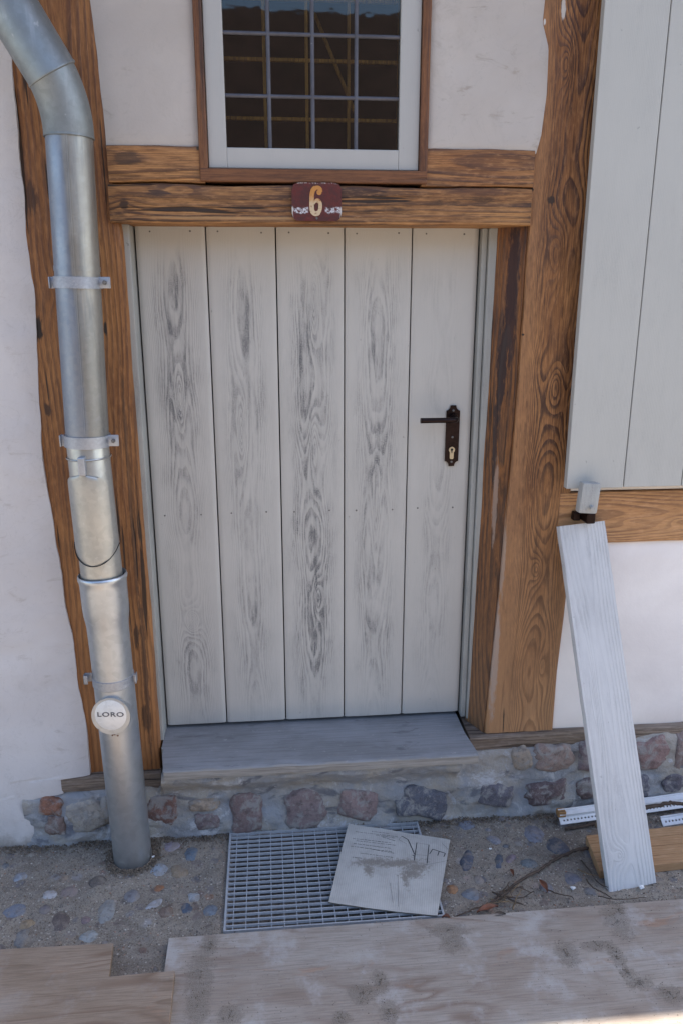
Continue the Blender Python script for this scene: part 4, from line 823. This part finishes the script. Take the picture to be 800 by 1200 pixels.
# ================================================================== cardboard
zc_ = .016; cr4 = [Gd(408, 965, .02), Gd(527, 984, .014), Gd(512, 1073, .010), Gd(385, 1057, .010)]
cen = sum(cr4, Vector())/4; g = Geo()
def cfn(s_, t, dz=0):
    a = cr4[3].lerp(cr4[2], s_); b = cr4[0].lerp(cr4[1], s_); q = a.lerp(b, t); bow = .006*math.sin(math.pi*s_)*(1-t)*-.6
    q = q + Vector((0, bow, dz+.003*math.sin(math.pi*t)+.0015*noise.noise(Vector((s_*4, t*4, 1))))); return q
g.grid(cfn, 24, 24); o_ = len(g.v); g.grid(lambda a, b: cfn(a, b, -.0035), 24, 24, 1)
W_ = 25; rim = list(range(W_))+[j*W_+24 for j in range(1, 25)]+[24*W_+i for i in range(23, -1, -1)]+[j*W_ for j in range(23, 0, -1)]
g.f += [(rim[i], rim[(i+1) % len(rim)], rim[(i+1) % len(rim)]+o_, rim[i]+o_) for i in range(len(rim))]; g.m += [1]*len(rim)
CB = build('cardboard_sheet', g, [m_card, m_cardedge], None, True, base=(cen.x, cen.y, 0), angle=40); tag(CB, 'dirty pale cardboard square with printed lines lying askew on the floor grating', 'cardboard')
def cpx(px, py):      # point of the sheet under a photo point
    q = Gd(px, py, .0152); return q
g = Geo(); g2 = Geo()
def dash(gg, a, b, wd_):
    a, b = Vector(a), Vector(b); t = (b-a).normalized(); nn = Vector((-t.y, t.x, 0))*wd_
    # drape on the sheet: find s,t by bilinear guess
    out = []
    for q in (a-nn, b-nn, b+nn, a+nn):
        s_, t_ = .5, .5
        for _ in range(8):
            p0 = cfn(s_, t_); dx = cfn(s_+.01, t_)-p0; dy = cfn(s_, t_+.01)-p0; r_ = q-p0; det = dx.x*dy.y-dx.y*dy.x
            s_ += .01*(r_.x*dy.y-r_.y*dy.x)/det; t_ += .01*(dx.x*r_.y-dx.y*r_.x)/det; s_ = min(1, max(0, s_)); t_ = min(1, max(0, t_))
        out.append(cfn(s_, t_)+Vector((0, 0, .0006)))
    gg.add(out, [(0, 1, 2, 3)])
def ln_(px0, py0, px1, py1, wd_, gg):
    for i in range(6):
        f0, f1 = i/6, (i+1)/6; dash(gg, cpx(px0+(px1-px0)*f0, py0+(py1-py0)*f0), cpx(px0+(px1-px0)*f1, py0+(py1-py0)*f1), wd_)
def words(px0, py0, px1, py1, gg, wd_=.0009):
    L = math.hypot(px1-px0, py1-py0); t = 0
    while t < L-2: 
        l = rnd.uniform(1.4, 5); e_ = min(L, t+l); dash(gg, cpx(px0+(px1-px0)*t/L, py0+(py1-py0)*t/L), cpx(px0+(px1-px0)*e_/L, py0+(py1-py0)*e_/L), wd_*rnd.uniform(.7, 1.1)); t = e_+rnd.uniform(.6, 1.2)
def crop(a, b): return 370+a*180/800, 940+b*160/711
for (x0, y0, x1, y1) in ((290,158,380,170),(205,160,425,186),(310,178,420,194),(345,188,415,208),(190,196,400,218),(210,208,420,230),(195,222,400,246),(180,236,400,262),(290,250,410,270),(230,270,400,290),(190,292,250,298)):
    words(*crop(x0, y0), *crop(x1, y1), g)
for (x0, y0, x1, y1) in ((445,180,478,198),(478,198,512,275),(524,214,510,305),(587,224,577,320),(590,272,606,247),(606,247,672,268),(640,258,632,280),(672,268,664,286),(500,278,512,284)):
    ln_(*crop(x0, y0), *crop(x1, y1), .0011, g2)
for (x0, y0, x1, y1) in ((430,200,470,222),(430,200,446,180),(520,213,590,224),(512,275,577,280),(655,215,690,250),(560,330,690,305),(385,420,400,520),(425,380,430,540)): ln_(*crop(x0, y0), *crop(x1, y1), .00035, g)
build('printed_text', g, m_inkl, CB); build('printed_drawing', g2, m_ink, CB)

# ================================================================== plywood on the ground
def sheet(name, poly, z0, th, mats, lab, cat, grp=None, tilt=(0, 0)):
    cx_ = sum(p[0] for p in poly)/len(poly); cy_ = sum(p[1] for p in poly)/len(poly); g = Geo(); bm = bmesh.new()
    vs_ = [bm.verts.new((x, y, z0+th)) for x, y in poly]; f = bm.faces.new(vs_); ex_ = bmesh.ops.extrude_face_region(bm, geom=[f])
    for q in ex_['geom']:
        if isinstance(q, bmesh.types.BMVert): q.co.z -= th
    bmesh.ops.recalc_face_normals(bm, faces=bm.faces[:]); bmesh.ops.bevel(bm, geom=bm.edges[:], offset=.0012, segments=1, affect='EDGES')
    for q in bm.verts: q.co.z += (q.co.x-cx_)*tilt[0]+(q.co.y-cy_)*tilt[1]
    bm.faces.ensure_lookup_table(); flags = [abs(f.normal.z) < .5 for f in bm.faces]; g.bm(bm)
    g.m = [1 if fl else 0 for fl in flags]
    o = build(name, g, mats, None, False, base=(cx_, cy_, 0)); return tag(o, lab, cat, grp)
def edge(pts, seed): 
    out = []
    for (a, b) in zip(pts, pts[1:]):
        n_ = max(1, int(math.hypot(b[0]-a[0], b[1]-a[1])/.04)); out += [(a[0]+(b[0]-a[0])*i/n_, a[1]+(b[1]-a[1])*i/n_+.0012*noise.noise(Vector((i, seed, 0)))) for i in range(n_)]
    return out
ZP = .018; a = Gd(198, 1098, ZP+.002); a1 = Gd(480, 1078, ZP); b = Gd(800, 1053, ZP)
r_ = (b-a1)*1.45+a1
poly = edge([(a.x, -1.30), (a.x, a.y), (a1.x, a1.y), (b.x, b.y), (r_.x, r_.y), (r_.x, -1.30), (a.x, -1.30)], 1)
m_ply = m_plywood('plywood_washed', 1.0, sand=PATCH, base=(sum(p[0] for p in poly)/len(poly), sum(p[1] for p in poly)/len(poly)))
sheet('plywood_sheet', poly, .006, .012, [m_ply, m_plyedge], 'long pale plywood sheet with sand patches across the foreground, at the right', 'plywood')
q1, q2, q3, q4 = Gd(133, 1105, .037), Gd(128, 1144, .037), Gd(205, 1137, .037), Gd(203, 1200, .037)
q0 = Gd(0, 1115, .03); dd = (q0-q1)*1.8
poly = edge([(q1.x+dd.x, q1.y+dd.y), (q1.x, q1.y), (q2.x, q2.y), (q3.x, q3.y), (q3.x+.015, -1.15), (q1.x+dd.x, -1.15), (q1.x+dd.x, q1.y+dd.y)], 4)
sheet('plywood_sheet', poly, .0190, .018, [m_ply2, m_plyedge], 'browner plywood sheet with a notched corner at the lower left', 'plywood', tilt=(0.0, 0))
# sand patches on the plywood: nobody could count the grains
def patchpts(lst, ztop):
    def f():
        px, py, wx, hy = rnd.choice(lst); c = Gd(px, py, ztop)
        a_ = rnd.uniform(0, 6.28); r = min(abs(rnd.gauss(0, .55)), 1.6)
        x, y = c.x+math.cos(a_)*r*wx*.0022, c.y+math.sin(a_)*r*hy*.0031
        if noise.noise(Vector((x*60, y*60, 5))) < -.25: return None
        return (x, y, ztop+.0003)
    return f
L1 = PATCH
g = grains(patchpts(L1, ZP), 1500, .0009, .0022)
def scat(): x, y = rnd.uniform(-.25, 1.3), rnd.uniform(-.85, -.42); return (x, y, ZP+.0003)
g3 = grains(scat, 1600, .0008, .002); g.v += g3.v if False else []
o_ = len(g.v); g.v += g3.v; g.f += [tuple(i+o_ for i in f) for f in g3.f]; g.m += g3.m; g.c += g3.c
o = build('sand', g, [m_sand, m_s2, m_s3]); tag(o, 'patches of grey brown sand spilled on the pale plywood sheet', 'sand', kind='stuff')

# ================================================================== leaning board
bl, br, tl, tr = Gd(715, 1047, 0), Gd(767, 1034, 0), P(654, 619, -.036), P(709, 608, -.030)
ax = (br-bl+tr-tl).normalized(); lo = ((tl+tr)/2-(bl+br)/2); L = lo.length; az = lo.normalized(); ax = (ax-az*ax.dot(az)).normalized(); an = az.cross(ax)      # points away from viewer or towards
if an.y > 0: an = -an
wB = ((br-bl).length*.5+(tr-tl).length*.5); g = Geo(); nB = 60
g0 = Vector((bl.x, bl.y, 0))
bm = bmesh.new()
for j in range(nB+1):
    t = j/nB; wj = .5*((br-bl).length*(1-t)+(tr-tl).length*t); c = ((bl+br)/2).lerp((tl+tr)/2, t); tw = .02*math.sin(t*2.2)
    for (u, d) in ((-1, -.018), (-1, -.002), (-.985, 0), (-.6, .0006), (0, .0010), (.6, .0006), (.985, 0), (1, -.002), (1, -.018)):
        uu = u*wj+.0012*noise.noise(Vector((t*14, u, 3))); zt2 = (0 if 0 < j < nB else 0)
        g.v.append(c+ax*uu+an*(d+tw*uu*.3)); g.c.append((1, 1, 1))
for j in range(nB):
    for k_ in range(9): g.f.append((j*9+k_, j*9+(k_+1) % 9, (j+1)*9+(k_+1) % 9, (j+1)*9+k_)); g.m.append(0)
g.f += [tuple(range(9)), tuple(nB*9+i for i in range(9))]; g.m += [0, 0]; bm.free()
me = bpy.data.meshes.new('leaning_board')
Rm = Matrix((ax, -an, az)).transposed().to_4x4(); Rm.translation = bl; inv = Rm.inverted()
me.from_pydata([tuple(inv @ v) for v in g.v], [], g.f); me.materials.append(m_board)
for p in me.polygons: p.use_smooth = True
bm = bmesh.new(); bm.from_mesh(me); bmesh.ops.recalc_face_normals(bm, faces=bm.faces[:]); bm.to_mesh(me); bm.free(); me.set_sharp_from_angle(angle=math.radians(35))
LB = bpy.data.objects.new('leaning_board', me); S.collection.objects.link(LB); LB.matrix_world = Rm
tag(LB, 'long white painted board leaning against the wall below the shutter', 'board')

# ================================================================== offcuts and profiles at the right
def strip(name, A, B, wdt, hgt, holes, mats, lab, grp, roll=0.0):
    A, B = Vector(A), Vector(B); t = (B-A).normalized(); nn = Vector((0, 0, 1)); s_ = t.cross(nn).normalized()   # towards viewer
    if s_.y > 0: s_ = -s_
    L = (B-A).length; g = Geo(); d1 = (s_*math.cos(roll)-nn*math.sin(roll)); th = .0016
    def cell(a0, a1, b0, b1): # along length a, across b
        o = A+t*a0+d1*b0; g.prism([(0, 0), (a1-a0, 0), (a1-a0, b1-b0), (0, b1-b0)], o, t, d1, -nn*th)
    if holes:
        p = .011; n_ = int(L/p)
        cell(0, L, 0, wdt*.42); cell(0, L, wdt*.66, wdt)
        for i in range(n_): cell(i*p+.005, (i+1)*p, wdt*.42, wdt*.66)
        cell(0, .005, wdt*.42, wdt*.66)
    else: cell(0, L, 0, wdt)
    g.prism([(0, 0), (L, 0), (L, hgt), (0, hgt)], A, t, -nn, s_*.002)
    g.tube([A+nn*.001, B+nn*.001], .003, 8)
    return tag(build(name, g, mats, None, False, base=(A.x, A.y, A.z-hgt)), lab, 'strip', grp)
s1a, s1b = P(654, 940, -.10), P(800, 924, -.10)
s2a, s2b = Gd(653, 950, .045), Gd(800, 930, .045); 
strip('corner_bead', s2a, s2a+(s2b-s2a)*1.5, .016, .005, False, m_white, 'solid white strip, upper one of the beads behind the leaning board', 'white beads on the ground', .35)
s3a, s3b = Gd(654, 957, .030), Gd(800, 937, .034)
strip('corner_bead', s3a, s3a+(s3b-s3a)*1.5, .022, .005, True, m_white, 'long white perforated strip with a row of square holes, left end showing beyond the board', 'white beads on the ground', .75)
s4a, s4b = Gd(773, 958, .020), Gd(800, 954, .020)
strip('corner_bead', s4a, s4a+(s4b-s4a)*5, .024, .006, True, m_white, 'short lower perforated strip seen only right of the board', 'white beads on the ground', .75)
g = Geo(); q = Gd(652, 948, .047); g.box(q.x-.002, q.x+.022, q.y-.018, q.y+.004, .030, .048, .002)
tag(build('wood_offcut', g, m_tan2, None, False, base=(q.x+.01, q.y, .03)), 'tiny orange wood scrap at the left end of the white strips', 'wood')
# tan offcut board with grooved left end
a, b, c, d = Gd(686, 979, .026), Gd(830, 964, .026), Gd(703, 1021, .026), Gd(830, 1010, .026)
g = Geo(); t = (b-a).normalized(); s_ = Vector((t.y, -t.x, 0)); L = .55; Wd = (c-a).dot(s_)
ns = 4; 
for i in range(ns):
    w0, w1 = Wd*i/ns+.0008, Wd*(i+1)/ns-.0008; sh = (c-a).dot(t)
    x0_ = sh*i/ns; g.prism([(x0_, w0), (L, w0), (L, w1), (x0_+sh/ns, w1)], a, t, s_, (0, 0, -.024), 0)
g.prism([(.01, 0.002), (L-.002, .002), (L-.002, Wd-.002), (sh, Wd-.002)], a-Vector((0, 0, .0012)), t, s_, (0, 0, -.020), 1)
tag(build('timber_offcut', g, [m_tan, m_tan2], None, False, base=(a.x, a.y, 0)), 'tan grooved wooden board lying on the ground behind the leaning board', 'wood')
# dark branch lying over the strips
def crooked(name, pts, r0, r1, mat, lab, cat, grp=None, n_=8):
    pts = smoothp([tuple(p) for p in pts], 6); g = Geo(); m_ = len(pts)
    pts = [Vector(p)+Vector((rnd.uniform(-1, 1), rnd.uniform(-1, 1), rnd.uniform(-1, 1)))*r0*.35 for p in pts]
    g.tube(pts, [r0+(r1-r0)*i/(m_-1)*rnd.uniform(.9, 1.1) for i in range(m_)], n_)
    z = min(p.z for p in pts); return tag(build(name, g, mat, None, True, base=(pts[0].x, pts[0].y, max(0, z))), lab, cat, grp)
crooked('branch', [Gd(742, 950, .06), Gd(765, 945, .062), Gd(783, 941, .066), Gd(800, 942, .062), Gd(840, 948, .055)], .006, .005, m_twig, 'dark brown branch arching over the white strips', 'branch')
crooked('twig', [Gd(661, 971, .006), Gd(678, 969, .008), Gd(695, 966, .010), Gd(715, 962, .012)], .0045, .004, m_twig, 'short thick dark twig under the left end of the perforated strip', 'twig', 'twigs on the ground')
crooked('twig', [Gd(697, 969, .005), Gd(699, 962, .03), Gd(701, 956, .045)], .003, .002, m_straw, 'tiny straw coloured twig standing beside the leaning board', 'twig', 'twigs on the ground')
tw = [([(688,994),(675,996),(660,1002),(645,1010),(630,1020),(612,1030),(598,1040)], .0045, .0035, m_twig, 'long curved brown twig crossing the cobbles towards the tan board'),
      ([(598,1040),(585,1052),(570,1060),(552,1066),(532,1075),(515,1079)], .0035, .0012, m_twig, 'thin dark twig trailing from the twig tangle to the cardboard'),
      ([(590,1042),(591,1058)], .0022, .0016, m_straw, 'straw piece standing up in the twig tangle'),
      ([(583,1058),(602,1040),(622,1046)], .0018, .001, m_twig, 'bent fine twig forming the top of the tangle'),
      ([(576,1045),(590,1050),(610,1052),(625,1044)], .002, .001, m_twig, 'fine twig lying level through the tangle'),
      ([(600,1066),(605,1052),(612,1040)], .002, .001, m_straw, 'short straw leaning right of the tangle'),
      ([(570,1062),(590,1042),(596,1034)], .0025, .001, m_twig, 'dark twig pointing up left of the tangle'),
      ([(640,1042),(655,1048),(668,1050),(672,1054)], .0018, .0008, m_twig, 'thin root curling right from the red dead leaf'),
      ([(686,1030),(694,1040),(706,1046),(716,1052)], .002, .0012, m_twig, 'dark root by the foot of the leaning board'),
      ([(680,1008),(690,1020),(700,1034),(712,1040)], .0022, .0012, m_twig, 'root running down from the tan board to the leaning board'),
      ([(700,1050),(725,1054),(757,1051)], .0015, .0008, m_twig, 'fine twig lying in front of the leaning board foot'),
      ([(676,1018),(688,1024),(700,1026)], .0018, .001, m_straw, 'short straw below the corner of the tan board')]
for pts, r0, r1, mt_, lab in tw: crooked('twig', [Gd(px, py, .010+.006*(i % 2)) for i, (px, py) in enumerate(pts)], r0, r1, mt_, lab, 'twig', 'twigs on the ground')
for i in range(9):
    a_ = rnd.uniform(-.6, 3.6); px, py = 594+rnd.uniform(-12, 12), 1050+rnd.uniform(-8, 8); l = rnd.uniform(8, 20)
    crooked('twig', [Gd(px-l*math.cos(a_), py-l*.6*math.sin(a_), .006+.002*i), Gd(px+rnd.uniform(-2, 2), py, .012+.002*i), Gd(px+l*math.cos(a_), py+l*.6*math.sin(a_), .008+.002*i)], .0013, .0007, m_straw if i % 2 else m_twig,
            'hair thin straw in the small tangle between cardboard and tan board', 'twig', 'straws of the tangle', 6)
def leaf(pa, pb, wd_, lab, mt_=m_leaf):
    A, B = Gd(*pa, .008), Gd(*pb, .014); t = (B-A); L = t.length; t.normalize(); s_ = t.cross(Vector((0, 0, 1))); g = Geo()
    g.grid(lambda u, v: A+t*L*u+s_*(v-.5)*wd_*math.sin(math.pi*min(.97, max(.03, u)))+Vector((0, 0, .006*math.sin(u*3)+.01*abs(v-.5))), 8, 4)
    o_ = len(g.v); g.grid(lambda u, v: A+t*L*u+s_*(v-.5)*wd_*math.sin(math.pi*min(.97, max(.03, u)))+Vector((0, 0, -.0006+.006*math.sin(u*3)+.01*abs(v-.5))), 8, 4)
    tag(build('dead_leaf', g, mt_, None, True, base=(A.x, A.y, 0)), lab, 'leaf', 'dead leaves on the ground')
leaf((631, 1032), (641, 1047), .016, 'red brown dead leaf beside the thin curling root'); leaf((558, 1070), (583, 1063), .018, 'flat reddish dead leaf just left of the twig tangle')
leaf((597, 1020), (601, 1028), .010, 'tiny reddish leaf above the twig tangle'); leaf((517, 1076), (527, 1077), .012, 'pinkish leaf scrap at the corner of the cardboard')
leaf((737, 1046-22), (752, 1022), .02, 'curled brown leaf under the tan board right of the leaning board', m_leaf); leaf((575, 1075), (592, 1073), .012, 'dark dead leaf at the edge of the plywood below the tangle', m_twig)
def chip(px, py, r, lab, n_=1, z=.006):
    q = Gd(px, py, z); g = Geo(); g.blob((q.x, q.y, z+r*.3), r*1.3, r, r*.7, px, .6, 2, 0, 0, None, 2.2, 'Z', .4); tag(build('plaster_crumb', g, m_chip, None, False, base=(q.x, q.y, z)), lab, 'crumb', 'white crumbs on the ground')
chip(751, 1040, .005, 'white crumb at the right foot of the leaning board', z=.01); chip(671, 1041, .0045, 'white crumb on the cobbles left of the leaning board'); chip(180, 1004, .003, 'small white crumb just right of the drainpipe foot')
chip(574, 1003-8, .003, 'small white crumb above the dark round cobbles')
